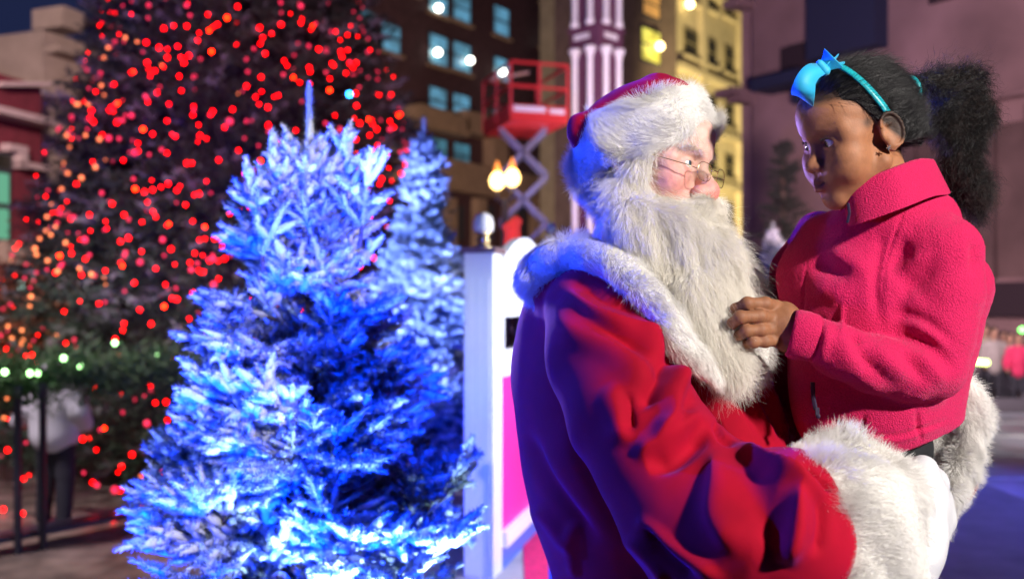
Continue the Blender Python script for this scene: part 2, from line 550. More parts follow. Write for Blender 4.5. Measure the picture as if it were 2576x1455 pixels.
class Facade:
    """Upright wall plane through two ground points given by picture column and distance."""
    def __init__(s, pxa, Ya, pxb, Yb, z0, z1, thick, m, root, name='wall'):
        a = P(pxa, HZ, Ya); b = P(pxb, HZ, Yb)
        s.a = a[:2]; d = (b - a)[:2]; s.L = np.linalg.norm(d); s.d = d / s.L
        s.n = np.array((s.d[1], -s.d[0]))
        if s.n @ (-s.a) < 0: s.n = -s.n
        s.R = np.stack([np.append(s.d, 0), np.append(s.n, 0), (0, 0, 1)], 1)
        s.root = root
        if m is not None:
            s.box(name, s.L / 2, (z0 + z1) / 2, s.L, z1 - z0, -thick / 2, thick, m)
    def uz(s, px, py):
        r = np.array(((px - 1288) / FPX, 1.0))
        # a + u d = k r
        M = np.array([[r[0], -s.d[0]], [r[1], -s.d[1]]])
        k, u = np.linalg.solve(M, s.a)
        return u, EYE - (py - HZ) / FPX * k
    def box(s, name, u, z, w, h, off, t, m, parent=None):
        p = s.a + s.d * u + s.n * off
        b = MB(); b.box((p[0], p[1], z), (w, t, h), s.R)
        return b.build(name, m, parent or s.root)
    def rect(s, x0, y0, x1, y1):
        ua, za = s.uz(x0, (y0 + y1) / 2); ub, zb = s.uz(x1, (y0 + y1) / 2)
        _, zt = s.uz((x0 + x1) / 2, y0); _, zb = s.uz((x0 + x1) / 2, y1)
        return (ua + ub) / 2, (zt + zb) / 2, ub - ua, zt - zb
    def window(s, x0, y0, x1, y1, pane, frame, sill=None):
        u, z, w, h = s.rect(x0, y0, x1, y1)
        f = s.box('window', u, z, w + .16, h + .16, .03, .10, frame)
        s.box('pane', u, z + h * .26, w, h * .44, .075, .04, pane, f)
        s.box('pane', u, z - h * .26, w, h * .44, .065, .04, pane, f)
        if sill: s.box('sill', u, z - h / 2 - .18, w + .5, .16, .12, .3, sill, f)
        return f

# ---- central dark brick building with lit windows
brick = mat('dark_brick', color=(.075, .032, .036), rough=.9, noise=.25, nscale=3, bump=.2, bscale=8)
tan = mat('tan_stone', color=(.36, .24, .15), rough=.85, noise=.15, nscale=2)
frm = mat('dark_window_frame', color=(.05, .05, .06), rough=.5)
teal = mat('lit_pane', color=(.1, .25, .3), rough=.3, emit=(.09, .27, .42), estr=.85, noise=.55, nscale=1.1)
teal2 = mat('dim_lit_pane', color=(.1, .2, .25), rough=.3, emit=(.05, .22, .32), estr=.6, noise=.6, nscale=1.1)
b1 = empty('brick_building', P(1200, HZ, 60) * (1, 1, 0) + (0, 0, STREET), 'tall dark brick building with rows of blue lit windows above a tan stone base', 'building')
k = 1.2
fa = Facade(880, 1 / .02238 * k, 1600, 1 / .0146 * k, STREET, 34, 12, brick, b1)
wins = [(960, 63, 1003, 130, teal), (1079, -7, 1122, 33, teal), (1079, 90, 1122, 163, teal), (1079, 222, 1120, 289, teal), (1082, 349, 1120, 408, teal2),
        (1139, -10, 1180, 53, teal), (1139, 110, 1180, 179, teal), (1139, 239, 1178, 296, teal), (1141, 362, 1178, 422, teal2),
        (1242, 20, 1277, 88, teal), (1242, 148, 1277, 203, teal), (1242, 282, 1274, 318, teal), (1358, 63, 1390, 123, teal), (1358, -40, 1392, 8, teal), (1360, 222, 1388, 250, teal2),
        (1360, 309, 1388, 339, teal), (1360, 399, 1388, 445, teal), (1242, -80, 1277, -30, teal), (1020, -60, 1050, -20, teal), (1405, 20, 1418, 90, teal2),
        (905, 30, 940, 100, teal2), (1362, 520, 1390, 560, teal2)]
for w in wins: fa.window(*w, frm, tan)
lampm = mat('lamp_white_glow', color=(1, 1, 1), emit=(1, .97, .85), estr=9)
for x, y in ((1092, 23), (1090, 134), (1172, 154), (1254, 183), (1256, 296), (1372, 427), (1372, 112)):
    u, z = fa.uz(x, y); p = fa.a + fa.d * u + fa.n * .35
    b = MB(); b.lathe((p[0], p[1], z), [(.02, -.22), (.16, -.15), (.22, 0), (.16, .15), (.02, .22)], 10); b.build('lamp', lampm, b1, True)
u0, z0 = fa.uz(1010, 272); u1, z1 = fa.uz(1245, 345)
for (x0, y0, x1, y1, off, t) in ((1010, 285, 1150, 332, .5, 1.0), (1140, 296, 1262, 348, .5, 1.0), (1215, 340, 1250, 425, .45, .9), (1030, 275, 1120, 300, .42, .8)):
    u, z, w, h = fa.rect(x0, y0, x1, y1); fa.box('stone_band', u, z, w, h, off, t, tan)
u, z, w, h = fa.rect(900, 428, 1600, 500); fa.box('stone_storey', u, z, w, h, .3, .6, tan)
for x in (1010, 1110, 1185, 1262, 1330, 1400, 1470):
    u, z, w, h = fa.rect(x, 500, x + 18, 760); fa.box('stone_pier', u, z, w, h, .35, .7, tan)
for x in (1030, 1130, 1205, 1285, 1350):
    fa.window(x, 520, x + 34, 600, teal2 if x % 2 == 0 and x > 1200 else frm, frm)

# ---- olive lit building right of it
ol = mat('pale_limestone', color=(.42, .36, .24), rough=.9, noise=.12, nscale=1.5)
dk = mat('brown_render', color=(.12, .085, .075), rough=.9, noise=.2, nscale=2)
dwin = mat('dark_pane', color=(.03, .028, .02), rough=.25)
b2 = empty('stone_building', P(1790, HZ, 55) * (1, 1, 0) + (0, 0, STREET), 'yellow floodlit stone building with tall narrow windows, behind the red hat', 'building')
fb = Facade(1700, 54, 1888, 62, STREET, 30, 9, ol, b2)
for r in (-60, 80, 222, 350, 470):
    for x0, x1, dy in ((1720, 1752, 0), (1772, 1798, 22), (1822, 1842, 42)):
        y0 = HZ - (HZ - (r + dy)); fb.window(x0, y0, x1, y0 + 60 - (r > 200) * 6, dwin, mat('olive_frame', color=(.2, .17, .1), rough=.8), ol)
for y0 in (-10, 200, 330, 460):
    u, z, w, h = fb.rect(1700, y0, 1890, y0 + 9); fb.box('string_course', u, z, fb.L + .3, .35, .12, .5, ol)
u, z, w, h = fb.rect(1852, -100, 1884, 700); fb.box('pilaster', u, z, w, h, .18, .5, ol)
u, z, w, h = fb.rect(1756, -100, 1768, 700); fb.box('pilaster', u, z, w, h, .12, .4, ol)
warm = mat('warm_lit_pane', color=(.5, .4, .1), emit=(1, .62, .10), estr=.75)
yel = mat('yellow_lit_pane', color=(.5, .5, .1), emit=(.75, .70, .12), estr=.7, noise=.7, nscale=1.2)
glow = mat('lamp_warm_glow', color=(1, .9, .6), emit=(1, .75, .32), estr=9)
b3 = empty('apartment_building', P(1630, HZ, 48) * (1, 1, 0) + (0, 0, STREET), 'dark brown building with two warm lit windows, between the column tower and the yellow building', 'building')
fc_ = Facade(1560, 48, 1702, 52, STREET, 28, 4, dk, b3)
fc_.window(1616, -20, 1655, 42, mat('orange_lit_pane', color=(.5, .3, .1), emit=(.75, .36, .10), estr=.5), frm)
f = fc_.window(1612, 76, 1656, 156, yel, frm)
fc_.window(1612, 235, 1656, 300, dwin, frm); fc_.window(1612, 400, 1656, 470, dwin, frm)
for fx, (x, y), r, parent in ((fc_, (1643, 120), .22, b3), (fb, (1719, 14), .24, b2), (fb, (1874, 541), .14, b2)):
    u, z = fx.uz(x, y); p = fx.a + fx.d * u + fx.n * .4
    b = MB(); b.lathe((p[0], p[1], z), [(.02, -r), (r * .7, -r * .7), (r, 0), (r * .7, r * .7), (.02, r)], 10); b.build('lamp', glow, parent, True)

# ---- purple building, right
pu = mat('mauve_stone', color=(.29, .18, .19), rough=.9, noise=.35, nscale=.35)
pud = mat('recess_shade', color=(.035, .02, .03), rough=.9)  # shade of the recesses put into a near-black slab colour
nav = mat('navy_canvas', color=(.02, .025, .07), rough=.8)
b4 = empty('theatre_building', P(2200, HZ, 30) * (1, 1, 0) + (0, 0, STREET), 'large mauve stone building with a heavy cornice, filling the right side behind the girl', 'building')
fd = Facade(1892, 33, 3500, 19.5, STREET, 22, .5, pu, b4)
fs = Facade(1896, 33.5, 1925, 44, STREET, 22, .4, pu, b4, 'side_wall')
for (x0, y0, x1, y1, off, t, m, nm) in ((1852, 232, 1900, 250, .5, 1.1, pu, 'cornice'), (1868, 250, 1900, 262, .35, .8, pu, 'cornice'), (1862, 10, 1900, 26, .4, .9, pu, 'cornice'),
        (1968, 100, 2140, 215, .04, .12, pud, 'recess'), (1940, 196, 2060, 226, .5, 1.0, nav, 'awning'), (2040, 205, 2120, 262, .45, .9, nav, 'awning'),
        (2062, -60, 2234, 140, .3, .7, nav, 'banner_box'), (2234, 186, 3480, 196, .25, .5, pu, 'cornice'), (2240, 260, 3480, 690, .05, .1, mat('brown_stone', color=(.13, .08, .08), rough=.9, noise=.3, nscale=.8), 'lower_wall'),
        (2455, 700, 3480, 800, .1, .3, pud, 'dark_slab'), (2340, -50, 2420, 2, .05, .12, pud, 'recess')):  # the slab low on the wall is just a flat dark panel
    u, z, w, h = fd.rect(x0, y0, x1, y1); fd.box(nm, u, z, w, h, off, t, m)
for x in (1990, 2040, 2090):
    fd.window(x, 118, x + 26, 180, mat('dim_brown_pane', color=(.12, .06, .04), rough=.4), frm)
for x in (2290, 2390, 2490, 2590):
    u, z, w, h = fd.rect(x, 262, x + 24, 700); fd.box('pilaster', u, z, w, h, .12, .3, mat('brown_stone'))

# ---- left buildings
tn = mat('buff_stone', color=(.34, .25, .22), rough=.9, noise=.12, nscale=2)
mr = mat('maroon_brick', color=(.16, .018, .035), rough=.9, noise=.2, nscale=4)
b5 = empty('buff_building', P(200, HZ, 30) * (1, 1, 0) + (0, 0, STREET), 'buff stone building with a stepped parapet at the far left behind the red-lit tree', 'building')
fe = Facade(108, 30, 520, 37, STREET, P(0, 75, 30)[2], 7, tn, b5)
for (x0, y0, x1, y1, off, t, nm) in ((112, 30, 168, 80, .1, 1.2, 'parapet'), (122, 24, 150, 34, .1, 1.0, 'parapet'), (108, 150, 330, 166, .3, .7, 'cornice'), (118, 60, 330, 70, .2, .5, 'cornice'), (165, 205, 232, 222, .25, .6, 'lintel'), (165, 222, 182, 330, .2, .5, 'pilaster')):
    u, z, w, h = fe.rect(x0, y0, x1, y1); fe.box(nm, u, z, w, h, off, t, tn)
fe.window(185, 226, 225, 330, dwin, tn)
b6 = empty('maroon_building', P(40, HZ, 28) * (1, 1, 0) + (0, 0, STREET), 'maroon brick building with a pale toothed cornice at the left edge', 'building')
ff = Facade(-900, 19, 104, 29, STREET, P(0, 196, 28)[2], 6, mr, b6)
cr = mat('pale_cornice', color=(.50, .36, .38), rough=.85)
u, z, w, h = ff.rect(-880, 188, 106, 208); ff.box('cornice', u, z, w, h, .3, .8, cr)
for i in range(16):
    x = -20 + i * 8; u, z, w, h = ff.rect(x, 208, x + 4.5, 219); ff.box('dentil', u, z, w, h, .2, .4, cr)
for (x0, y0, x1, y1) in ((0, 366, 46, 384), (28, 384, 46, 424), (28, 412, 104, 426), (-10, 610, 104, 665)):
    u, z, w, h = ff.rect(x0, y0, x1, y1); ff.box('stone_band', u, z, w, h, .15, .4, cr if y0 < 600 else tn)
ff.window(-14, 432, 16, 604, mat('green_lit_pane', color=(.1, .3, .2), emit=(.10, .42, .26), estr=.6), frm)
ff.window(-30, 390, 20, 420, dwin, frm)
ff.window(20, 690, 80, 800, dwin, frm)

# ---- sky backdrop is the world; searchlight haze omitted
# ---- column tower
tw = empty('column_tower', P(1500, HZ, 24.5) * (1, 1, 0) + (0, 0, STREET), 'slim square tower with lit white columns standing behind the red hat', 'tower')
ctr = P(1500, HZ, 25.05)
core = mat('tower_stone', color=(.13, .045, .09), rough=.8)
wc = mat('white_column_paint', color=(.8, .8, .8), rough=.6)
R45 = np.array(Matrix.Rotation(PI / 4, 3, 'Z'))
def tbox(nm, z0, z1, half, m=core):
    b = MB(); b.box((ctr[0], ctr[1], (z0 + z1) / 2), (half * 2, half * 2, z1 - z0), R45); b.build(nm, m, tw)
zt = lambda y: EYE + (HZ - y) / FPX * 24.6
tbox('shaft', STREET, 16, .40)
tbox('entablature', zt(112), zt(66), .47); tbox('plinth', STREET, .3, .6); tbox('cornice', zt(70), zt(64), .52); tbox('cornice', zt(114), zt(108), .50)
for zc0, zc1 in ((.3, zt(118)), (zt(62), zt(-130))):
    for sx, sy in ((-1, -1), (1, -1)):
        for tt in (-.28, .22) if sx < 0 else (-.22, .28):
            if sx < 0: loc = R45 @ np.array((-.50, -tt, 0)) ; 
            else: loc = R45 @ np.array((tt, -.50, 0))
            c = ctr + loc
            b = MB(); b.lathe((c[0], c[1], 0), [(.11, zc0), (.11, zc0 + .1), (.085, zc0 + .15), (.075, zc1 - .25), (.10, zc1 - .2), (.10, zc1 - .14), (.155, zc1 - .08), (.155, zc1)], 14)
            b.build('column', wc, tw, True)
for sx, loc in ((-1, (-.475, .08, 0)), (1, (-.0, -.475, 0))):
    c = ctr + R45 @ np.array(loc)
    b = MB(); b.box((c[0], c[1], zt(88)), (.02 if sx < 0 else .5, .5 if sx < 0 else .02, .14), R45); b.build('panel', wc, tw)

# ---- scissor lift
li = empty('scissor_lift', P(1320, HZ, 22) * (1, 1, 0) + (0, 0, STREET), 'red scissor lift raised high with a railed basket in front of the brick building', 'lift')
redp = mat('red_lift_paint', color=(.62, .03, .03), rough=.45)
grey = mat('grey_steel', color=(.15, .17, .26), rough=.5, metal=.3)
def lb(name, pts, w, m=redp, parent=None):
    b = MB()
    for a, c in pts: b.bar(a, c, w)
    return b.build(name, m, parent or li)
A = P(1285, 290, 21.2); B = P(1428, 306, 21.6); D = P(1217, 268, 23.2); Cc = B + (D - A)
A[2] = B[2] = D[2] = Cc[2] = A[2]
H = np.array((0, 0, 1.15)); up = lambda p, t: p + H * t
fl = MB(); ctrb = (A + Cc) / 2; e1 = B - A; e2 = D - A
Rb = np.stack([e1 / np.linalg.norm(e1), e2 / np.linalg.norm(e2), (0, 0, 1)], 1)
fl.box(ctrb - (0, 0, .06), (np.linalg.norm(e1), np.linalg.norm(e2), .10), Rb); fl.build('deck', redp, li)
for a, c in ((A, B), (B, Cc), (Cc, D), (D, A)):
    tb_ = MB(); tb_.bar(up(a, .0) + (0, 0, .12), up(c, 0) + (0, 0, .12), .03, .26); tb_.build('toe_board', redp, li)
    for t in (.55, 1.0): lb('rail', [(up(a, t), up(c, t))], .05)
for p in (A, B, Cc, D, (A + B) / 2, (A + D) / 2): lb('post', [(p, up(p, 1.0))], .055)
u = (B - A) / np.linalg.norm(B - A)
s_ = MB(); s_.box(A + u * .42 + (0, -.05, .15), (.72, .02, .12), Rb); s_.box(A + u * 1.05 + (0, -.05, .13), (.34, .02, .10), Rb); s_.build('sign_strip', mat('white_decal', color=(.8, .75, .8), rough=.5), li)
s_ = MB(); s_.bar(up(D, 1.02), up(D + (A - D) * .2, 1.18) + e1 * .75, .06); s_.build('roof_bar', mat('pale_bar', color=(.7, .45, .35), rough=.5), li)
bz = A[2] - .1; x0 = ctrb[0] - .55; x1 = ctrb[0] + .5; n = 5; z = bz
hgt = (bz - (STREET + .9)) / n
for i in range(n):
    za = STREET + .9 + i * hgt
    for yy in (ctrb[1] - .3, ctrb[1] + .3):
        lb('scissor_arm', [((x0, yy, za), (x1, yy, za + hgt))], .09, grey); lb('scissor_arm', [((x1, yy, za), (x0, yy, za + hgt))], .09, grey)
b = MB(); b.box((ctrb[0], ctrb[1], STREET + .6), (2.2, 1.1, .5)); b.build('chassis', redp, li)
for sx in (-.8, .8):
    for sy in (-.5, .5):
        b = MB(); b.lathe((ctrb[0] + sx, ctrb[1] + sy, STREET + .3), [(.1, -.1), (.3, -.09), (.3, .09), (.1, .1)], 16, np.array(Matrix.Rotation(PI / 2, 3, 'X'))); b.build('wheel', frm, li)

# ---- twin globe street lamp
sl = empty('street_lamp', P(1271, HZ, 17) * (1, 1, 0) + (0, 0, STREET), 'lit street lamp with two glowing amber globes above the white post', 'street lamp')
gm = mat('globe_glow', color=(1, .9, .6), emit=(1, .62, .18), estr=7)
gm2 = mat('amber_cap_glow', color=(1, .5, .1), emit=(1, .30, .03), estr=1.6)
b = MB(); c = P(1271, 500, 17)
b.tube([(c[0], c[1], STREET), (c[0], c[1], c[2])], [.09, .05], 10); b.build('pole', frm, sl, True)
for x, y in ((1251, 455), (1289, 447)):
    p = P(x, y, 17)
    b = MB(); b.tube([(c[0], c[1], c[2] - .1), (p[0], p[1], p[2] - .32), (p[0], p[1], p[2] - .15)], .025, 8); b.build('arm', frm, sl, True)
    b = MB(); b.lathe(p, [(.04, -.15), (.11, -.09), (.135, 0), (.10, .10), (.05, .15)], 14); b.build('globe', gm, sl, True)
    b = MB(); b.lathe(p + (0, 0, .15), [(.06, 0), (.055, .07), (.03, .14), (.008, .2)], 10); b.build('cap', gm2, sl, True)

# ================================================================== white booth: posts, scalloped panels
wp = mat('white_gloss_paint', color=(.80, .80, .82), rough=.45, noise=.05, nscale=3)
brn = mat('brown_post_cap', color=(.16, .09, .10), rough=.5)
brass = mat('brass_finial', color=(.85, .60, .28), rough=.22, metal=1)
glz = mat('pale_finial_glass', color=(.8, .75, .7), rough=.1, spec=.8, coat=1)
def booth_post(px, Y, ztop, s, label):
    p = P(px, HZ, Y); r = empty('fence_post', (p[0], p[1], 0), label, 'post', 'white posts with brass finials')
    RR = np.array(Matrix.Rotation(math.radians(-17), 3, 'Z'))
    w = .168 * s
    b = MB(); b.box((p[0], p[1], ztop / 2), (w, w, ztop), RR)
    b.build('shaft', wp, r)
    for k in (-1, 0, 1):
        q = p + RR @ np.array((k * w * .3, -w / 2 - .003, 0)); b = MB(); b.box((q[0], q[1], ztop / 2 - .02), (w * .16, .008, ztop - .25), RR); b.build('fillet', wp, r)
    b = MB(); b.box((p[0], p[1], ztop + .012), (w * 1.22, w * 1.22, .03), RR); b.build('cap', brn, r)
    z0 = ztop + .027
    b = MB(); b.lathe((p[0], p[1], z0), [(r_ * s, z_ * s) for r_, z_ in ((.055, 0), (.055, .012), (.03, .02), (.03, .035), (.048, .045), (.030, .06), (.028, .075), (.055, .085))], 20); b.build('finial', brass, r, True)
    b = MB(); b.lathe((p[0], p[1], z0), [(r_ * s, z_ * s) for r_, z_ in ((.045, .086), (.058, .10), (.060, .14), (.050, .175), (.028, .195), (.01, .2))], 20); b.build('finial_globe', glz, r, True)
booth_post(1216, 5.6, P(0, 636, 5.6)[2], 1, 'tall white square post with a brown cap and brass finial, beside the frosted firs')
booth_post(1386, 7.4, P(0, 613, 7.4)[2], .66, 'farther slim white post whose brass finial shows just above the fur collar')
pn = empty('white_panel', (0, 5.9, 0), 'bright white scalloped panel with a pink lower board, between the post and the red coat', 'panel')
q0 = np.array((-.075, 5.66)); dd = np.array((.21, .91)); dd /= np.linalg.norm(dd)
def pt(u, z): return (q0[0] + dd[0] * u, q0[1] + dd[1] * u, z)
nrm = np.array((dd[1], -dd[0]))
def slab(name, poly, th, m, off=0):
    n = len(poly); V = [np.array(pt(u, z)) + np.append(nrm * (off + th / 2), 0) for u, z in poly] + [np.array(pt(u, z)) + np.append(nrm * (off - th / 2), 0) for u, z in poly]
    me = MB(); me.add(V, [tuple(range(n)), tuple(range(2 * n - 1, n - 1, -1))] + [(i, (i + 1) % n, n + (i + 1) % n, n + i) for i in range(n)])
    return me.build(name, m, pn)
arch = [(0, 1.30)] + [(0, 1.72)] + [(.1 + 1.3 * t, 1.72 + .20 * math.sin(PI * min(1, .12 + t * .95))) for t in np.linspace(0, 1, 14)] + [(1.5, 1.30)]
arch = [(0, 1.44)] + [(.0, 1.74)] + [(.06 + 1.34 * t, 1.74 + .19 * math.sin(PI * min(1, .10 + t * .9))) for t in np.linspace(0, 1, 16)] + [(1.6, 1.74), (1.6, 1.44)]
slab('scalloped_top', arch, .05, wp)
slab('stile', [(0, 1.10), (.04, 1.10), (.04, 1.44), (0, 1.44)], .05, wp)
slab('stile', [(.70, 1.10), (1.6, 1.10), (1.6, 1.44), (.70, 1.44)], .05, wp)
slab('rail', [(0, 1.10), (1.6, 1.10), (1.6, 1.25), (0, 1.25)], .054, wp)
slab('pink_board', [(0, .2), (1.6, .2), (1.6, 1.10), (0, 1.10)], .03, mat('pink_lit_board', color=(.80, .03, .30), rough=.5, noise=.15, nscale=2))  # red board; pink of the stage light put into its colour
slab('rail', [(0, .13), (1.6, .13), (1.6, .22), (0, .22)], .10, wp)
slab('kick_board', [(0, .0), (1.6, .0), (1.6, .13), (0, .13)], .04, mat('blue_lit_board', color=(.08, .16, .6), rough=.5))  # blue light on the low strip put into its base colour
bl = mat('blue_lit_post', color=(.06, .22, .75), rough=.4)  # blue light on the post put into its base colour
p = P(1410, HZ, 4.6)
o = MB(); o.lathe((p[0], p[1], 0), [(.09, 0), (.09, .03), (.055, .05), (.055, .88), (.08, .90), (.08, .93)], 20)
tag(o.build('bollard', bl, None, True), 'round bollard coloured blue as if lit, standing on the red carpet behind the coat', 'bollard')

# ================================================================== barrier, garland and bystanders
bf_ = empty('barrier_fence', (-4.6, 9.1, STREET), 'dark metal barrier fence in front of the red-lit tree', 'fence')
dm = mat('dark_painted_metal', color=(.03, .03, .05), rough=.35)
pA = P(45, HZ, 8.9); pB = P(108, HZ, 9.0)
for px, Y in ((-60, 8.7), (45, 8.85), (108, 9.0), (440, 10.4), (700, 11.5)):
    p = P(px, HZ, Y)
    b = MB(); b.box((p[0], p[1], (STREET + .80) / 2), (.05, .05, .80 - STREET)); b.build('post', dm, bf_)
a = P(-200, HZ, 8.35); c = P(760, HZ, 11.8)
b = MB(); b.bar((a[0], a[1], STREET + .14), (c[0], c[1], STREET + .14), .28, .05); 
b.build('kick_rail', dm, bf_)
b = MB(); b.bar((a[0], a[1], .80), (c[0], c[1], .80), .05, .05); b.build('top_rail', dm, bf_)
# garland
def needles(name, bases, dirs, L, w, m, parent=None, cols=None, kind=None, seed=1, lift=0.):
    """Two-triangle blades: bases (n,3), dirs (n,3)."""
    r = np.random.default_rng(seed); n = len(bases)
    d = dirs / (np.linalg.norm(dirs, axis=1, keepdims=True) + 1e-9)
    s = np.cross(d, r.normal(size=(n, 3))); s /= np.linalg.norm(s, axis=1, keepdims=True) + 1e-9
    L = np.broadcast_to(L, n)[:, None]; w = np.broadcast_to(w, n)[:, None]
    V = np.stack([bases - s * w, bases + s * w, bases + d * L], 1).reshape(-1, 3)
    F = np.arange(3 * n).reshape(-1, 3)
    cc = None if cols is None else np.repeat(cols, 3, 0)
    return mesh_np(name, V, F, m, parent, smooth=False, cols=cc)
gr = empty('garland', (-4.2, 9.0, .8), 'green evergreen garland with tiny green lights along the barrier top', 'garland')
dg = mat('dark_needles', color=(.035, .075, .03), rough=.8)
r_ = np.random.default_rng(12)
n = 5500; t = r_.uniform(0, 1, n)
ga = P(-60, HZ, 8.7); gb_ = P(520, HZ, 10.7)
base = np.stack([ga[0] + (gb_[0] - ga[0]) * t, ga[1] + (gb_[1] - ga[1]) * t, .92 - .12 * np.abs(np.sin(t * 9)) + r_.normal(size=n) * .07], 1) + r_.normal(size=(n, 3)) * (.10, .10, .08)
needles('foliage', base, r_.normal(size=(n, 3)) + (0, 0, .2), .12, .012, mat('garland_green', color=(.035, .09, .025), rough=.7), gr, seed=3)
gl_m = mat('green_bulb_glow', color=(.5, 1, .5), emit=(.45, 1, .35), estr=9)
for x, y in ((75, 938), (95, 938), (160, 900), (203, 922), (289, 862), (392, 893), (12, 935)):
    p = P(x, y, 8.6 + x * .004)
    b = MB(); b.lathe(p, [(.004, -.026), (.02, -.015), (.026, 0), (.02, .015), (.004, .026)], 8); b.build('bulb', gl_m, gr, True)

def bystander(px, Y, h, top_c, leg_c, yaw, label, hair=(.03, .02, .015), arm_out=0., group=None, bulk=1.):
    """Standing figure, feet on the street."""
    base = P(px, HZ, Y); bx, by = base[0], base[1]
    r = empty('person', (bx, by, STREET), label, 'person', group)
    s = h / 1.75; cy, sy_ = math.cos(yaw), math.sin(yaw)
    L = lambda x, y, z: (bx + (x * cy - y * sy_) * s, by + (x * sy_ + y * cy) * s, STREET + z * s)
    res = .022 * s
    v = Vol((bx - .7 * s, by - .7 * s, STREET - .02), (bx + .7 * s, by + .7 * s, STREET + 1.85 * s), res)
    v.chain([L(0, 0, .95), L(0, .01, 1.15), L(0, .01, 1.38)], [.12 * s, .12 * s, .12 * s], .05)
    v.chain([L(0, 0, 1.42), L(0, -.01, 1.58)], [.055 * s, .055 * s], .03)
    v.ell(L(0, -.01, 1.66), (.077 * s, .09 * s, .11 * s), .02)
    for g in (-1, 1):
        v.chain([L(g * .09, 0, .92), L(g * .10, -.02, .5), L(g * .11, .02, .08)], [.08 * s, .055 * s, .04 * s], .03)
        v.chain([L(g * .11, .02, .05), L(g * .12, -.14, .04)], [.04 * s, .035 * s], .02)
        v.chain([L(g * .18, 0, 1.40), L(g * .24, .0, 1.12), L(g * (.22 + arm_out * (g > 0)), -.14, .95)], [.05 * s, .04 * s, .03 * s], .03)
        v.ell(L(g * (.22 + arm_out * (g > 0)), -.17, .92), .045 * s, .02)
    V, Q = v.mesh(); mesh_np('body', V, Q, mat('bystander_skin', color=(.36, .20, .14), rough=.6), r)
    v = Vol((bx - .7 * s, by - .7 * s, STREET + .7 * s), (bx + .7 * s, by + .7 * s, STREET + 1.6 * s), res)
    v.chain([L(0, 0, .90), L(0, .01, 1.15), L(0, .01, 1.36)], [.17 * s * bulk, .165 * s * bulk, .15 * s * bulk], .06)
    for g in (-1, 1):
        v.cap(L(0, .01, 1.38), L(g * .17, 0, 1.38), .09 * s, .085 * s, .05)
        v.chain([L(g * .19, 0, 1.36), L(g * .26, .0, 1.10), L(g * (.23 + arm_out * (g > 0)), -.12, .97)], [.085 * s * bulk, .072 * s * bulk, .06 * s * bulk], .03)
    V, Q = v.mesh(); mesh_np('jacket', V, Q, mat('coat_%02x%02x%02x' % tuple(int(255 * c) for c in top_c), color=top_c, rough=.85), r)
    v = Vol((bx - .4 * s, by - .4 * s, STREET - .02), (bx + .4 * s, by + .4 * s, STREET + 1.05 * s), res)
    for g in (-1, 1):
        v.chain([L(g * .08, 0, .92), L(g * .10, -.02, .5), L(g * .11, .02, .10)], [.115 * s, .085 * s, .07 * s], .03)
    V, Q = v.mesh(); mesh_np('trousers', V, Q, mat('legs_%02x%02x%02x' % tuple(int(255 * c) for c in leg_c), color=leg_c, rough=.85), r)
    v = Vol((bx - .2 * s, by - .2 * s, STREET + 1.45 * s), (bx + .2 * s, by + .2 * s, STREET + 1.85 * s), .016 * s)
    v.ell(L(0, .015, 1.69), (.088 * s, .098 * s, .105 * s), .02)
    V, Q = v.mesh(); mesh_np('hair', V, Q, mat('hair_dark', color=hair, rough=.6), r)
    return r
bystander(138, 9.9, 1.86, (.52, .52, .58), (.012, .012, .022), PI * .93, 'person in a pale grey jacket and dark trousers standing at the barrier, arm out', arm_out=.26, bulk=1.3)
crowd = [(2452, 21.5, (.10, .08, .09), 'bystander in a dark coat nearest the girl\'s elbow, first of the distant crowd'),
         (2478, 22.3, (.40, .33, .26), 'bystander in a tan coat, second in the distant crowd from the jacket'),
         (2500, 21.3, (.30, .27, .27), 'bystander in a grey coat in the middle of the distant crowd'),
         (2524, 22.6, (.05, .06, .12), 'bystander in a navy coat behind the others in the distant crowd'),
         (2540, 21.4, (.42, .36, .34), 'bystander in a beige coat near the picture edge in the distant crowd'),
         (2562, 20.9, (.60, .03, .12), 'bystander in a red-pink jacket at the edge of the distant crowd'),
         (2590, 22.0, (.2, .16, .12), 'bystander in a brown coat, last of the distant crowd')]
for px, Y, c, lab in crowd:
    bystander(px, Y, 1.6 + .25 * random.random(), c, (.03, .03, .045), random.uniform(-.6, .6), lab, group='bystanders beyond the ice rink')
mk = ('leftmost', 'second', 'third', 'rightmost')
# yellow-green lights on the rink barrier
for mi, (x, y) in enumerate(((2446, 905), (2456, 909), (2466, 910), (2480, 911))):
    p = P(x, y, 20.0)
    b = MB(); b.lathe((p[0], p[1], p[2]), [(.01, -.06), (.06, -.04), (.075, 0), (.06, .04), (.01, .06)], 8)
    tag(b.build('marker_light', mat('yellow_green_glow', emit=(.75, 1, .25), estr=6), None, True), mk[mi] + ' yellow-green marker light of the short row at the rink barrier', 'light', 'row of marker lights on the rink barrier')
p = P(2572, 829, 20); b = MB(); b.lathe(p, [(.01, -.06), (.06, -.04), (.075, 0), (.06, .04), (.01, .06)], 8)
tag(b.build('signal_light', mat('green_signal_glow', emit=(.1, 1, .1), estr=5), None, True), 'small green light above the crowd at the far right', 'light')
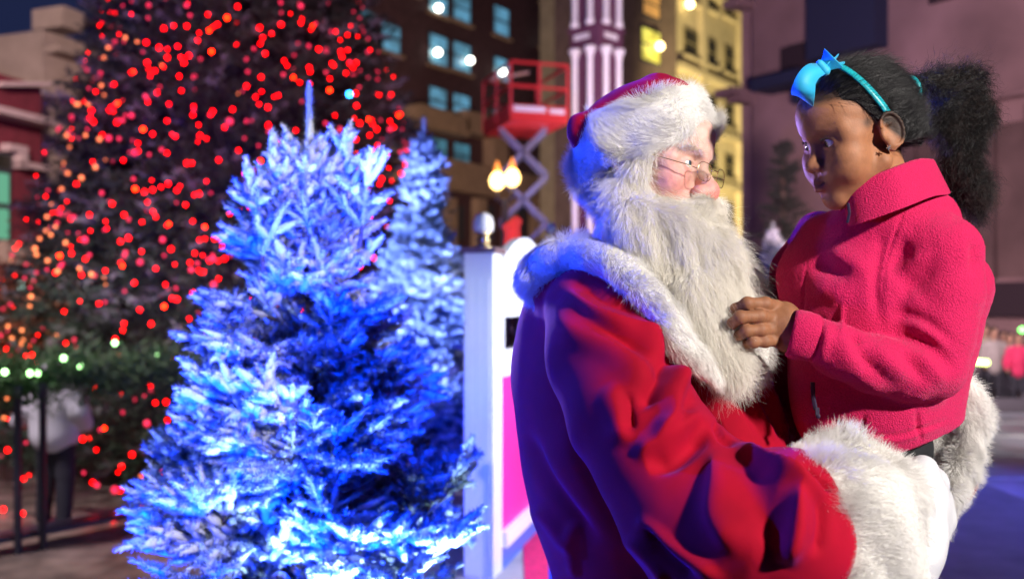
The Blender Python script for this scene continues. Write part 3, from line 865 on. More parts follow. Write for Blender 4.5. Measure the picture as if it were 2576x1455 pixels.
# pale green lights at the far left
for i, (x, y) in enumerate(((60, 718), (56, 742))):
    p = P(x, y, 24); b = MB(); b.box(p, (.26, .12, .2)); b.build
    tag(b.build('signal_lamp', mat('mint_glow', emit=(.45, .9, .75), estr=2.2)), ('upper' if i == 0 else 'lower') + ' pale mint signal lamp at the left edge of the big tree', 'light')
p = P(58, HZ, 24.2); b = MB(); b.tube([(p[0], p[1], STREET), (p[0], p[1], 2.3)], .05, 8); tag(b.build('signal_pole', dm), 'thin dark pole carrying the mint signal lamps', 'pole')
for i, (x, y) in enumerate(((1298, 592), (1280, 606))):
    p = P(x, y, 9.5); b = MB(); b.lathe(p - (0, 0, .12), [(.03, 0), (.05, .02), (.035, .2), (.06, .26), (.02, .3)], 12)
    tag(b.build('lantern', mat('red_lantern', color=(.8, .08, .06), emit=(1, .06, .05), estr=.7), None, True), ('taller' if i == 0 else 'shorter') + ' red lantern above the white scalloped panel', 'lantern')
    b = MB(); b.tube([p - (0, 0, .12), (p[0], p[1], STREET)], .015, 6); tag(b.build('lantern_pole', dm), ('pole under the taller red lantern' if i == 0 else 'pole under the shorter red lantern'), 'pole')

# ================================================================== firs
class Fir:
    def __init__(s, x, y, z0, H, R, seed, flock=.8, top=None):
        s.r = np.random.default_rng(seed); s.x, s.y, s.z0, s.H, s.R = x, y, z0, H, R
        s.tw = []      # (polyline start, dir, length, flock)
        s.limbs = []
        s.flock = flock
    def twig(s, a, d, L, f, fork=True):
        if fork and L > .075:
            dn = d / np.linalg.norm(d); sd = np.cross(dn, (0, 0, 1.)); sd /= np.linalg.norm(sd) + 1e-9
            for g in (-1, 1):
                t0 = s.r.uniform(.25, .6)
                s.twig(a + dn * L * t0, dn * .75 + sd * g * .62 + s.r.normal(size=3) * .12, L * s.r.uniform(.3, .48), f + s.r.normal() * .1, False)
        s.tw.append((a, d / np.linalg.norm(d), L, f))
    def branch(s, a, d, L, f, order=0):
        """A curved limb with paired side twigs in a flat spray."""
        r = s.r; d = d / np.linalg.norm(d)
        n = max(4, int(L / .052)); pts = [a.copy()]; dirs = []
        for i in range(n):
            d = d + np.array((0, 0, .035)) + r.normal(size=3) * .05; d /= np.linalg.norm(d)
            dirs.append(d.copy()); pts.append(pts[-1] + d * (L / n))
        s.limbs.append((pts, .010 * L / .6 + .003))
        side0 = np.cross(d, (0, 0, 1.)); side0 /= np.linalg.norm(side0) + 1e-9
        upv = np.cross(side0, d)
        for i in range(1 if order else 2, n):
            rem = L * (1 - i / n)
            for g in (-1, 1):
                if r.uniform() < .12: continue
                ang = math.radians(r.uniform(38, 58))
                sd = side0 * g * math.cos(r.normal() * .45) + upv * (r.normal() * .45 + .10)
                dv = dirs[i] * math.cos(ang) + sd * math.sin(ang)
                tl = min(.19, .065 + rem * .6) * r.uniform(.6, 1.15)
                ff = np.clip(f + r.normal() * .2, 0, 1)
                if tl > .115 and order == 0 and r.uniform() < .75:
                    s.branch(pts[i], dv, tl * 1.25, ff, 1)
                else:
                    s.twig(pts[i], dv + r.normal(size=3) * .08, tl, ff)
        s.twig(pts[-2], dirs[-1], .10, f)
        # needles along the limb itself beyond the middle
        for i in range(n // 3, n - 1):
            s.twig(pts[i], dirs[i], L / n * 1.2, f)
    def grow(s, zlo, step=.062, per=6, zb=.30):
        r = s.r; z = s.z0 + zlo
        while z < s.z0 + s.H - .22:
            t = (z - s.z0) / s.H
            Lr = s.R * (1 - t) ** 1.25 + .02
            k = per + int(r.integers(-1, 2)); ph = r.uniform(0, 6.28)
            for i in range(k):
                a = ph + i * 2 * PI / k + r.normal() * .2
                el = math.radians(5 + 48 * t + r.normal() * 8)
                d = np.array((math.cos(a) * math.cos(el), math.sin(a) * math.cos(el), math.sin(el)))
                s.branch(np.array((s.x, s.y, z)), d, Lr * r.uniform(.75, 1.12), s.flock * r.uniform(.75, 1.1))
            z += step * r.uniform(.8, 1.2) * (1.15 - .3 * t)
        # leader and the shoots round it
        top = np.array((s.x, s.y, s.z0 + s.H))
        s.twig(top - (0, 0, .34), np.array((0.0, 0, 1.)), .34, s.flock, False); s.twig(top - (0, 0, .20), np.array((.02, 0, 1.)), .12, s.flock, False)
        for zz, LL, nn in ((.30, .15, 4), (.20, .09, 3), (.40, .20, 5), (.52, .25, 6)):
            ph = r.uniform(0, 6)
            for i in range(nn):
                a = ph + i * 2 * PI / nn + r.normal() * .15; el = math.radians(48 + r.normal() * 6)
                d = np.array((math.cos(a) * math.cos(el), math.sin(a) * math.cos(el), math.sin(el)))
                if LL > .2: s.branch(top - (0, 0, zz), d, LL, s.flock, 1)
                else: s.twig(top - (0, 0, zz), d, LL, s.flock)
    def build(s, label, density=1., nl=.021, nw=.0017, group='frosted firs beside the stage'):
        root = empty('fir_tree', (s.x, s.y, s.z0), label, 'fir tree', group)
        b = MB(); b.tube([(s.x, s.y, s.z0), (s.x, s.y, s.z0 + s.H * .6), (s.x, s.y, s.z0 + s.H - .15)], [.045, .022, .006], 10)
        b.build('trunk', mat('fir_bark', color=(.10, .06, .045), rough=.9, noise=.3, nscale=30), root, True)
        b = MB()
        for pts, rad in s.limbs:
            b.tube(pts, [rad * (1 - .75 * i / (len(pts) - 1)) for i in range(len(pts))], 4, False)
        o = b.build('limbs', mat('fir_bark'), root, True); o['kind'] = 'stuff'
        A = np.array([t[0] for t in s.tw]); D = np.array([t[1] for t in s.tw]); Ln = np.array([t[2] for t in s.tw]); Fk = np.array([t[3] for t in s.tw])
        r = s.r
        # flock in drifts; its white patches also stand in for strongly lit spots
        dr = Wob(12, 11., 57)(A)[:, 0] + .6 * Wob(12, 26., 68)(A)[:, 0]
        Fk = np.clip(Fk * .62 + .62 * dr + r.normal(size=len(A)) * .08, .32, 1)
        Fk = np.where(A[:, 2] > s.z0 + s.H - .34, np.maximum(Fk, .85), Fk)
        # white cores: flock laid along each twig
        n = len(A); rings = 4; sid = 5
        sx = np.cross(D, (0, .05, 1.)); sx /= np.linalg.norm(sx, axis=1, keepdims=True) + 1e-9; sy = np.cross(D, sx)
        V = np.zeros((n, rings, sid, 3)); prof = (.5, 1, .85, .25)
        for i in range(rings):
            for j in range(sid):
                a = 2 * PI * j / sid
                rr = (.0040 + .0098 * Fk + .004 * ((Ln > .25) & (A[:, 2] > s.z0 + s.H - .36))) * prof[i] * r.uniform(.8, 1.25, n)
                V[:, i, j] = A + D * (Ln * i / (rings - 1))[:, None] + (sx * math.cos(a) + sy * math.sin(a)) * rr[:, None]
        Q = []
        bi = (np.arange(n) * rings * sid)[:, None]
        for i in range(rings - 1):
            for j in range(sid):
                Q.append(np.concatenate([bi + i * sid + j, bi + i * sid + (j + 1) % sid, bi + (i + 1) * sid + (j + 1) % sid, bi + (i + 1) * sid + j], 1))
        Q = np.concatenate(Q)
        green = np.array((.10, .13, .13)); white = np.array((.82, .84, .86))
        cf = np.clip(Fk * 1.1, 0, 1)[:, None]
        ccore = green * (1 - cf) + white * cf
        crown = empty('crown', (s.x, s.y, s.z0 + s.H / 2)); keep(crown, root)
        fl = mat('flocked_needles', rough=.8, attr='col', spec=.3)
        o = mesh_np('flocked_twigs', V.reshape(-1, 3), Q, fl, crown, smooth=True, cols=np.repeat(ccore, rings * sid, 0)); o['kind'] = 'stuff'
        Ld = (A[:, 2] > s.z0 + s.H - .36) & (Ln > .25)
        # needles
        per = np.maximum(6, ((1 + 1.5 * Ld) * Ln * 1150 * density * r.uniform(.8, 1.2, n)).astype(int))
        ix = np.repeat(np.arange(n), per); m = len(ix)
        t = r.uniform(0, 1, m)
        ph = r.uniform(0, 2 * PI, m)
        rad = sx[ix] * np.cos(ph)[:, None] + sy[ix] * (np.sin(ph))[:, None]
        rad[:, 2] += .25
        ang = np.radians(r.uniform(42, 80, m) * (1 - .5 * t ** 4))
        d = D[ix] * np.cos(ang)[:, None] + rad * np.sin(ang)[:, None]
        base = A[ix] + D[ix] * (Ln[ix] * t)[:, None] + rad * .002
        L = nl * r.uniform(.7, 1.15, m) * (1 - .35 * t ** 3)
        snow = np.clip(Fk[ix] * (.55 + .45 * np.sin(ph)) * r.uniform(.6, 1.3, m), 0, 1)[:, None]
        col = green * (1 - snow) + white * snow
        o = needles('needles', base, d, L, nw * (1 + .7 * snow[:, 0]), fl, crown, cols=col, seed=5); o['kind'] = 'stuff'
        return root, m
p = P(778, HZ, 2.75)
f1 = Fir(p[0], p[1], 0, P(0, 212, 2.75)[2], .90, 21, .85)
f1.grow(.62, .075, 5)
for (x, y, Y, L) in ((662, 690, 2.62, .26), (905, 620, 2.66, .22), (700, 560, 2.68, .20), (870, 520, 2.7, .18)):
    q = P(x, y, Y); f1.branch(q, np.array((.0 + (785 - x) * -.0006, -.05, 1.)), L, .85, 1)
_, n1_ = f1.build('large flocked fir in front, snow-white branch tips lit blue, tallest shoot left of the others', 1.0)
p = P(1066, HZ, 8.0)
f2 = Fir(p[0], p[1], 0, P(0, 300, 8.0)[2], .95, 33, .95)
f2.grow(.25, .095, 6)
_, n2_ = f2.build('second flocked fir close behind the large one, next to the white post', .38, .038, .0046)
p = P(1945, HZ, 15)
f3 = Fir(p[0], p[1], STREET, P(0, 560, 15)[2] - STREET, 1.2, 35, .9)
f3.grow(.35, .17, 5)
_, n3_ = f3.build('small distant white fir seen between the beard and the pink jacket', .25, .05, .010)
# a tall twig of the first fir standing clear at its left
# ---- the great red-lit tree
TY = 14.0
tc = P(612, HZ, TY)
big = empty('christmas_tree', (tc[0], tc[1], STREET), 'huge dark evergreen covered in glowing red lights, rising out of the picture', 'christmas tree')
HT_ = 11.9; 
def trad(z):  # half width at height z above the eye line datum
    y = HZ - (z - EYE) / TY * FPX
    return (310 + .315 * y) / FPX * TY
rr = np.random.default_rng(77)
b = MB(); b.tube([(tc[0], tc[1], STREET), (tc[0], tc[1], 6), (tc[0], tc[1], 10)], [.30, .18, .06], 12); b.build('trunk', mat('fir_bark'), big, True)
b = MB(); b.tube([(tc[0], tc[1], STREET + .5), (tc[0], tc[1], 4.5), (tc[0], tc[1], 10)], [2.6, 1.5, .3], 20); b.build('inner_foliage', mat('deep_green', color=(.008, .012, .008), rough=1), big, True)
ns = 6500
z = STREET + .35 + rr.uniform(0, 1, ns) ** 1.15 * 9.6
a = rr.uniform(PI * .92, PI * 2.08, ns)
rad = np.array([trad(q) for q in z]) * rr.uniform(.62, .93, ns)
rad *= 1 + .05 * np.sin(z * 5)
base = np.stack([tc[0] + rad * np.cos(a), tc[1] + rad * np.sin(a), z], 1)
d0 = np.stack([np.cos(a), np.sin(a), rr.uniform(-.25, .55, ns)], 1) + rr.normal(size=(ns, 3)) * .25
d0 /= np.linalg.norm(d0, axis=1, keepdims=True)
per = 30
ix = np.repeat(np.arange(ns), per); t = rr.uniform(0, 1, len(ix))
tl = .38
bb = base[ix] + d0[ix] * (t * tl)[:, None]
dd_ = d0[ix] * .8 + rr.normal(size=(len(ix), 3)) * .75
tone = np.where(rr.uniform(size=ns) < .16, 1.0, .0)[ix]
gc = np.array((.020, .045, .022))[None] * rr.uniform(.5, 1.6, ns)[ix][:, None] + tone[:, None] * np.array((.14, .17, .16)) * (t[:, None] > .3)
o = needles('crown', bb, dd_, .11 * rr.uniform(.7, 1.2, len(ix)), .010, mat('evergreen_needles', attr='col', rough=.8), big, cols=gc, seed=9); o['kind'] = 'stuff'
# bulbs
lights = [(437,65),(523,37),(598,17),(571,45),(547,62),(497,102),(653,70),(683,85),(707,62),(760,48),(757,58),(783,75),(787,66),(802,124),(845,80),(857,130),(896,158),(879,160),(888,170),(875,126),
 (722,165),(738,195),(778,170),(780,180),(715,153),(667,135),(655,110),(661,95),(412,72),(470,66),(526,77),(593,110),(657,194),(620,217),(674,270),(700,240),(675,315),(744,328),(779,211),(829,227),(830,198),(835,160),(840,165),(895,235),(897,266),(937,311),(948,325),(981,305),(1003,290),(990,320),(955,240),(984,238),
 (368,107),(400,120),(447,117),(421,145),(455,144),(532,130),(475,140),(370,158),(463,158),(390,178),(451,192),(330,183),(378,191),(287,212),(336,180),(456,228),(372,257),(396,233),(425,262),(487,268),(485,289),(535,280),(530,288),(295,260),(280,270),(230,278),(227,297),(294,308),(420,304),(384,337),(441,343),(503,341),(360,325),(347,360),(348,380),(310,403),(420,385),(482,410),(550,402),(600,378),(615,436),(655,405),(565,320),(585,275),(470,410),
 (384,477),(445,478),(501,487),(423,462),(405,470),(340,475),(363,482),(192,463),(282,512),(155,525),(225,540),(178,551),(312,540),(357,558),(425,563),(385,532),(392,545),(467,515),(420,567),(485,556),(578,537),(603,530),(628,520),(638,495),(323,598),(303,607),(502,603),(584,628),(601,630),(606,645),(356,632),(430,626),(150,643),(180,637),(215,651),(303,660),(478,660),(527,656),(500,680),(565,650),(392,675),(308,668),(140,685),(205,691),(265,680),(338,711),(416,715),(433,750),(486,736),(445,752),(413,770),(249,763),(312,813),(309,830),(380,814),(290,852),(495,840),
 (930,340),(950,365),(938,382),(972,390),(925,400),(943,430),(938,432),(960,450),(955,463),(1010,438),(1035,400),(927,300),(980,505),(930,545),(975,570),(908,560),(1018,560),(900,420),(895,350),(905,310),
 (240,975),(266,945),(285,943),(408,925),(391,1012),(421,1056),(379,968),(332,1142),(405,1135),(365,1200),(306,1172),(368,1232),(355,1272),(303,1232),(427,1253),(224,1303),(285,1307),(233,1212),(262,1076),(418,1010),(60,1203),(19,1131),(208,1103),(410,1105),(57,1290),(8,1280),(540,600),(515,570),(550,700)]
orange = [(190,262),(222,262),(168,340),(175,370),(170,435),(205,447),(155,475),(130,515),(118,545),(140,570),(115,580),(88,625),(92,640),(120,655),(145,682),(200,675),(230,690),(78,745),(75,770),(58,855),(55,830),(30,850),(140,845),(52,865),(20,820),(160,410),(240,420),(100,600),(128,590),(165,610),(196,262),(215,340),(250,350),(262,145),(272,120),(315,95),(345,105),(255,215),(262,240),(40,1030),(16,1000),(10,1050)]
sp = []
def bulb_mesh(name, m, r):
    me = bpy.data.meshes.new(name); bm = MB(); bm.lathe((0, 0, 0), [(r * .1, -r), (r * .7, -r * .7), (r, 0), (r * .7, r * .7), (r * .1, r)], 8)
    me.from_pydata(bm.v, [], bm.f); me.polygons.foreach_set('use_smooth', [True] * len(me.polygons)); me.materials.append(m); return me
mr_ = bulb_mesh('bulb', mat('red_bulb_glow', color=(.8, .02, .02), emit=(1, 0, 0), estr=13), .022)
mo_ = bulb_mesh('bulb', mat('red_orange_bulb_glow', color=(.9, .1, .02), emit=(1, .012, .0), estr=30), .022)
md_ = bulb_mesh('bulb', mat('dim_red_bulb_glow', color=(.6, .02, .06), emit=(1, .03, .10), estr=1.6), .030)
ma_ = bulb_mesh('bulb', mat('amber_bulb_glow', color=(.9, .4, .1), emit=(1, .22, .07), estr=2.2), .026)
def put_bulb(px, py, me, scale=1., inset=0.):
    # walk along the sight line to the tree's surface
    lo_, hi_ = 8.0, TY
    best = None
    for Y in np.linspace(TY - 4.6, TY, 90):
        q = P(px, py, Y); R_ = trad(q[2]) * 1.0
        if (q[0] - tc[0]) ** 2 + (q[1] - tc[1]) ** 2 < R_ * R_:
            best = Y; break
    if best is None: best = TY - .3
    q = P(px, py, best - .10 + inset)
    o = bpy.data.objects.new('bulb', me); C.objects.link(o); keep(o, big); o.location = q; o.scale = (scale,) * 3
    o.matrix_parent_inverse = Matrix.Translation(-Vector(big.location))
    return o
for i, (x, y) in enumerate(lights):
    put_bulb(x, y, mo_ if i % 9 == 3 else mr_, random.uniform(.75, 1.1))
for x, y in orange: put_bulb(x, y, ma_, random.uniform(.7, 1.1))
nd = 0
while nd < 60:
    x = random.uniform(20, 1040); y = random.uniform(-10, 1280)
    hw = 310 + .315 * y
    if abs(x - 612) < hw * .97: put_bulb(x, y, md_, random.uniform(.7, 1.3), .05); nd += 1
# the many lesser bulbs between them, as joined strings
def bulb_swarm(name, m, n, r0, r1, seed, ymax=1290):
    q_ = np.random.default_rng(seed); V = []; F = []
    ico = [(0, 0, 1), (.9, 0, .3), (.28, .85, .3), (-.73, .53, .3), (-.73, -.53, .3), (.28, -.85, .3), (0, 0, -1)]
    fc = [(0, 1, 2), (0, 2, 3), (0, 3, 4), (0, 4, 5), (0, 5, 1), (6, 2, 1), (6, 3, 2), (6, 4, 3), (6, 5, 4), (6, 1, 5)]
    k = 0
    while k < n:
        z = STREET + .4 + q_.uniform() ** 1.15 * 9.4; a = q_.uniform(PI * .95, PI * 2.05); R_ = trad(z) * q_.uniform(.90, 1.04)
        c = np.array((tc[0] + R_ * math.cos(a), tc[1] + R_ * math.sin(a), z)); rr0 = q_.uniform(r0, r1)
        b = len(V); V += [c + np.array(v) * rr0 for v in ico]; F += [(f[0] + b, f[1] + b, f[2] + b) for f in fc]; k += 1
    o = mesh_np(name, V, np.array(F), m, big); o['kind'] = 'stuff'
bulb_swarm('light_string', MATS['red_bulb_glow'], 380, .014, .026, 201)
bulb_swarm('light_string', MATS['dim_red_bulb_glow'], 520, .016, .030, 202)
bulb_swarm('light_string', MATS['amber_bulb_glow'], 25, .012, .02, 203)
o = put_bulb(879, 237, bulb_mesh('bulb', mat('blue_bulb_glow', color=(.1, .3, 1), emit=(.02, .30, 1), estr=22), .034))
o['label'] = 'single blue bulb among the red ones'
# shrub at the left edge, amber light put into its leaf colour
sh = empty('shrub', (-6.6, 12.6, STREET), 'low shrub with amber light in its leaf colour at the left edge beside the big tree', 'shrub')
n = 5000; q = rr.normal(size=(n, 3)) * (.5, .3, .45) + (P(10, 850, 12.6))
needles('foliage', q, rr.normal(size=(n, 3)), .12, .02, mat('amber_lit_leaves', color=(.20, .08, .02), rough=.7), sh)
b = MB(); b.tube([(P(10, 850, 12.6)[0], 12.6, STREET), P(10, 850, 12.6)], .04, 6); b.build('stem', mat('fir_bark'), sh)
# dark leafy tree before the mauve building
dt = empty('evergreen_tree', P(1960, HZ, 24) * (1, 1, 0) + (0, 0, STREET), 'dark evergreen tree in front of the mauve building, between the two faces', 'tree')
c0 = P(1970, HZ, 24); b = MB(); b.tube([(c0[0], c0[1], STREET), (c0[0], c0[1], 5.2)], [.14, .04], 8); b.build('trunk', mat('fir_bark'), dt, True)
bs = []; ds = []
for i in range(170):
    z = rr.uniform(.5, 5.4); a = rr.uniform(0, 2 * PI); R_ = (5.8 - z) * .24 + .12
    tip = np.array((math.cos(a) * R_, math.sin(a) * R_, .25 * R_)) * rr.uniform(.6, 1.1)
    t = rr.uniform(.1, 1, 90)[:, None]
    bs.append(np.array((c0[0], c0[1], z)) + tip * t); ds.append(rr.normal(size=(90, 3)) + tip)
o = needles('crown', np.vstack(bs), np.vstack(ds), .14, .012, mat('near_black_needles', color=(.02, .022, .018), rough=.8), dt); o['kind'] = 'stuff'

print('NEEDLES', n1_, n2_, n3_, sum(len(m.polygons) for m in bpy.data.meshes))
# ------------------------------------------------------------------ heads
def frame(fwd_yaw, pitch, roll, toward):
    """Head axes: columns lateral (towards the camera side), forward, up.
    toward=+1: looks to +x, -1: looks to -x; yaw turns the face to the camera."""
    f = np.array((toward * math.cos(fwd_yaw), -math.sin(fwd_yaw), 0.))
    u = np.array((0, 0, 1.))
    l = np.array((-toward * math.sin(fwd_yaw), -math.cos(fwd_yaw), 0.))
    # pitch: forward axis goes down for positive
    f2 = math.cos(pitch) * f - math.sin(pitch) * u
    u2 = math.sin(pitch) * f + math.cos(pitch) * u
    l2 = math.cos(roll) * l + math.sin(roll) * u2
    u3 = -math.sin(roll) * l + math.cos(roll) * u2
    return np.stack([l2, f2, u3], 1)

def head_volume(o, R, s, h, kind):
    """Head in place coordinates; canonical adult metres scaled by s, origin between the eyes' depth and the ears."""
    o = np.array(o)
    T = lambda *p: o + R @ (np.array(p) * s)
    m = .175 * s
    v = Vol(o - [m, m, m + .045 * s], o + [m, m, m], h)
    E = lambda c, r, k=.01, op='u', R2=None: v.ell(T(*c), np.array(r) * s, k * s, op, R if R2 is None else R @ R2)
    K = lambda a, b, ra, rb, k=.01, op='u': v.cap(T(*a), T(*b), ra * s, rb * s, k * s, op)
    child = kind == 'child'
    E((0, -.014, .036), (.073, .094, .086), .01)
    E((0, .040, .040), (.060, .050, .052), .025)                    # forehead
    if child: E((0, .048, .050), (.052, .046, .046), .02)
    E((0, .028, -.045), (.054, .052, .060), .025)                   # lower face
    K((0, -.03, -.05), (0, -.055, -.19), .052 if not child else .045, .054 if not child else .045, .02)   # neck
    for g in (-1, 1):
        K((g * .056, -.004, -.052), (g * .012, .066 if not child else .057, -.103 if not child else -.099), .017, .017, .022)   # jaw
        E((g * .040, .050, -.030), (.028, .030, .028) if not child else (.032, .034, .034), .02)      # cheek
        if child: E((g * .036, .052, -.052), (.026, .028, .024), .02); E((g * .030, .076, -.050), (.012, .010, .013), .014)
        K((g * .014, .080 if not child else .077, .019), (g * .050, .060, .016 if not child else .020), .0085 if not child else .0070, .008, .014 if not child else .020)     # brow
        E((g * .054, .040, .004), (.016, .026, .018), .014)                       # orbit side
    K((0, .070, .02), (0, .074, .05), .022, .022, .03)
    E((0, .062, -.066), (.034, .030, .028), .018)                    # muzzle
    E((0, .074 if not child else .064, -.104 if not child else -.101), (.019, .017, .016), .016)                    # chin
    for g in (-1, 1):
        E((g * .031, .093 if not child else .0945, .0), (.021, .016, .013), .010 if not child else .014, 's')       # socket
    # nose
    if child:
        K((0, .076, .004), (0, .092, -.030), .0075, .010, .014)
        E((0, .0975, -.036), (.0125, .0125, .0105), .010)
        for g in (-1, 1):
            E((g * .0125, .0895, -.039), (.0085, .0105, .0085), .006)
            E((g * .0068, .094, -.0475), (.0042, .0062, .0038), .003, 's')
    else:
        K((0, .080, .004), (0, .104, -.034), .009, .0145, .014)
        E((0, .108, -.042), (.0175, .0165, .0165), .008)
        for g in (-1, 1):
            E((g * .018, .098, -.045), (.0115, .0135, .012), .006)
            E((g * .008, .104, -.058), (.005, .0065, .004), .003, 's')
    # mouth
    up = .0065 if child else .005
    for g in (-1, 1):
        K((0, .0925 if child else .090, -.0655), (g * .023, .078, -.0635 if child else -.071), up, .004, .006)
        K((0, .091, -.0775), (g * .021, .078, -.0668), .0078 if child else .0065, .004, .006)
        K((0, .100, -.0712), (g * .022, .083, -.0650 if child else -.0722), .0024, .0018, .003, 's')
    K((0, .094, -.050), (0, .096, -.060), .003, .0025, .006, 's')     # philtrum
    E((0, .092, -.0895), (.014, .007, .005), .008, 's')
    # eyelids
    for g in (-1, 1):
        c = (g * .0305, .0665, -.001)
        E(c, (.0165, .0150, .0135) if not child else (.0178, .0156, .0150), .006)
        A = Matrix.Rotation(-g * .18, 3, 'Z'); A = np.array(A)
        E((g * .0308, .083, -.0012 if not child else -.0018), (.0132 if not child else .0152, .012, .0056 if not child else .0060), .0018, 's', A)
        K((g * .017, .0795, .0078), (g * .047, .068, .0055), .0012, .0012, .003, 's')
    # ears
    for g in (-1, 1):
        cx = .0712
        A = np.array(Matrix.Rotation(g * .12, 3, 'Z') @ Matrix.Rotation(-.22, 3, 'X'))
        e0 = np.array((g * cx, -.012, -.004))
        EE = lambda c, r, k, op='u': E(tuple(e0 + A @ np.array(c)), r, k, op, A)
        EE((g * .004, -.005, .0), (.0075, .0205, .031), .004)
        EE((g * .0135, -.004, .004), (.0060, .0135, .0205), .004, 's')
        ring = []
        for i in range(15):
            a = -1.9 + i * 4.6 / 14
            ring.append(T(*(e0 + A @ np.array((g * .0095, -.005 - math.cos(a) * .0195, math.sin(a) * .0290 + .001)))))
        for i in range(14):
            v.cap(ring[i], ring[i + 1], .0030 * s, .0030 * s, .002 * s)
        EE((g * .006, .004, -.026), (.0055, .0085, .0095), .005)       # lobe
        EE((g * .006, .0125, -.004), (.004, .004, .007), .003)          # tragus
        EE((g * .0085, -.003, .012), (.003, .006, .003), .003)
    return v, T

def paint(V, T, s, base, spots):
    """Skin colours laid down as soft spots at points of the head: (point, radius, colour, strength)."""
    Ccol = np.tile(np.array(base, float), (len(V), 1))
    for p, r, c, a in spots:
        q = T(*p)
        rr = (np.array(r) * s)
        d = np.linalg.norm((V - q), axis=1) / (rr if np.ndim(rr) == 0 else rr.mean())
        w = (a * np.exp(-d ** 2 * 1.2))[:, None]
        Ccol = Ccol * (1 - w) + np.array(c) * w
    return Ccol

def eye(parent, T, R, s, g, iris, gaze=(0, 1, 0)):
    gz = R @ np.array(gaze, float); gz /= np.linalg.norm(gz)
    Rt = np.array(Vector(gz).to_track_quat('Z', 'Y').to_matrix())
    c = T(g * .0305, .0675, -.001)
    r = (.0132 if s > .95 else .0142) * s
    prof = [(r * math.sin(a), r * math.cos(a)) for a in np.linspace(PI - .01, .01, 22)]
    k = len(prof)
    vs = MB(); vs.lathe(c, prof, 24, Rt)
    cols = np.zeros((len(vs.v), 3))
    for i, (rr, z) in enumerate(prof):
        a = math.atan2(rr, z)
        cc = (.02, .015, .012) if a < .25 else (iris if a < .50 else (.80, .78, .75))
        cols[i * 24:(i + 1) * 24] = cc
    V = np.array(vs.v)
    Q = np.array([f for f in vs.f if len(f) == 4])
    m = mat('eye_white', rough=.08, attr='col', spec=.6)
    return mesh_np('eye', V, Q, m, parent, cols=cols)

def noise_disp(V, N, amp, scale, seed):
    w = Wob(14, scale, seed)(V)[:, 0]
    return V + N * (amp * w)[:, None]

skin_m = mat('fair_skin', attr='col', rough=.5, sss=.30, noise=.16, nscale=75, bump=.14, bscale=500, sub_rad=(1, .25, .12))
skin_d = mat('brown_skin', attr='col', rough=.58, spec=.32, sss=.16, noise=.13, nscale=70, bump=.10, bscale=420, sub_rad=(1, .4, .2))
fur_m = mat('white_fur', color=(.90, .88, .85), rough=.9, spec=.15)
furb_m = mat('white_fur_backing', color=(.72, .70, .66), rough=1, spec=.1, bump=.5, bscale=120)
beard_m = mat('white_beard_hair', color=(.92, .88, .80), rough=.7, spec=.3)
velvet = mat('red_velvet', color=(.36, .0013, .018), rough=.85, sheen=.26, spec=.15, sheen_tint=(.30, .10, .85), noise=.14, nscale=14, bump=.12, bscale=700)  # blue sheen tint stands in for blue lamp light on the velvet
fleece = mat('pink_fleece', color=(.68, .021, .115), rough=.95, sheen=.35, spec=.1, sheen_tint=(1, .3, .5), noise=.14, nscale=380, bump=.60, bscale=430)
fleece_fz = mat('pink_fleece_fuzz', color=(.74, .04, .15), rough=1, spec=.05)
black_hair = mat('black_hair', color=(.008, .007, .008), rough=.34, spec=.40)
brown_frizz = mat('brown_frizz', color=(.055, .035, .030), rough=.5, spec=.3)
black_cap = mat('black_hair_base', color=(.008, .007, .008), rough=.6, spec=.3, bump=.5, bscale=400)
glove_m = mat('white_cotton', color=(.66, .66, .69), rough=.85, sheen=.2, bump=.12, bscale=700)
gold_m = mat('thin_gold_wire', color=(.75, .6, .35), rough=.25, metal=1)
teal_m = mat('teal_satin', color=(.01, .42, .48), rough=.35, spec=.6)
ribbon_m = mat('blue_ribbon', color=(.02, .45, .75), rough=.6, sheen=.3, bump=.1, bscale=900)

# ================================================================== the bearded man
man = empty('person', (.45, 1.85, 0), 'white-bearded man in red velvet suit and fur-trimmed hat, holding a girl on his arm', 'person')

# ---- head
HS = 1.0
HR = frame(math.radians(35), math.radians(7), math.radians(4), 1)
HO = P(1650, 414, 1.735)
hv, HT = head_volume(HO, HR, HS, .0016, 'man')
hV, hQ = hv.mesh()
hV = smooth_v(hV, hQ, 1, .4)
hN = vnormals(hV, hQ)
hV = noise_disp(hV, hN, .00025, 200, 4)
pink = (.80, .30, .26)
spots = [((0, .04, .03), .2, (.74, .46, .38), .6),
         ((.046, .062, -.030), .030, (.78, .25, .22), .85), ((-.046, .062, -.030), .030, (.78, .25, .22), .85),
         ((0, .118, -.044), .022, (.80, .22, .19), .9), ((.018, .1, -.045), .014, (.76, .24, .2), .7),
         ((.031, .085, -.010), .014, (.72, .32, .28), .5),
         ((0, .094, -.066), .010, (.62, .18, .17), .9), ((0, .093, -.078), .011, (.66, .2, .19), .9),
         ((.014, .09, -.070), .008, (.62, .18, .17), .8), ((-.014, .09, -.070), .008, (.62, .18, .17), .8)]
hC = paint(hV, HT, HS, (.72, .44, .36), spots)
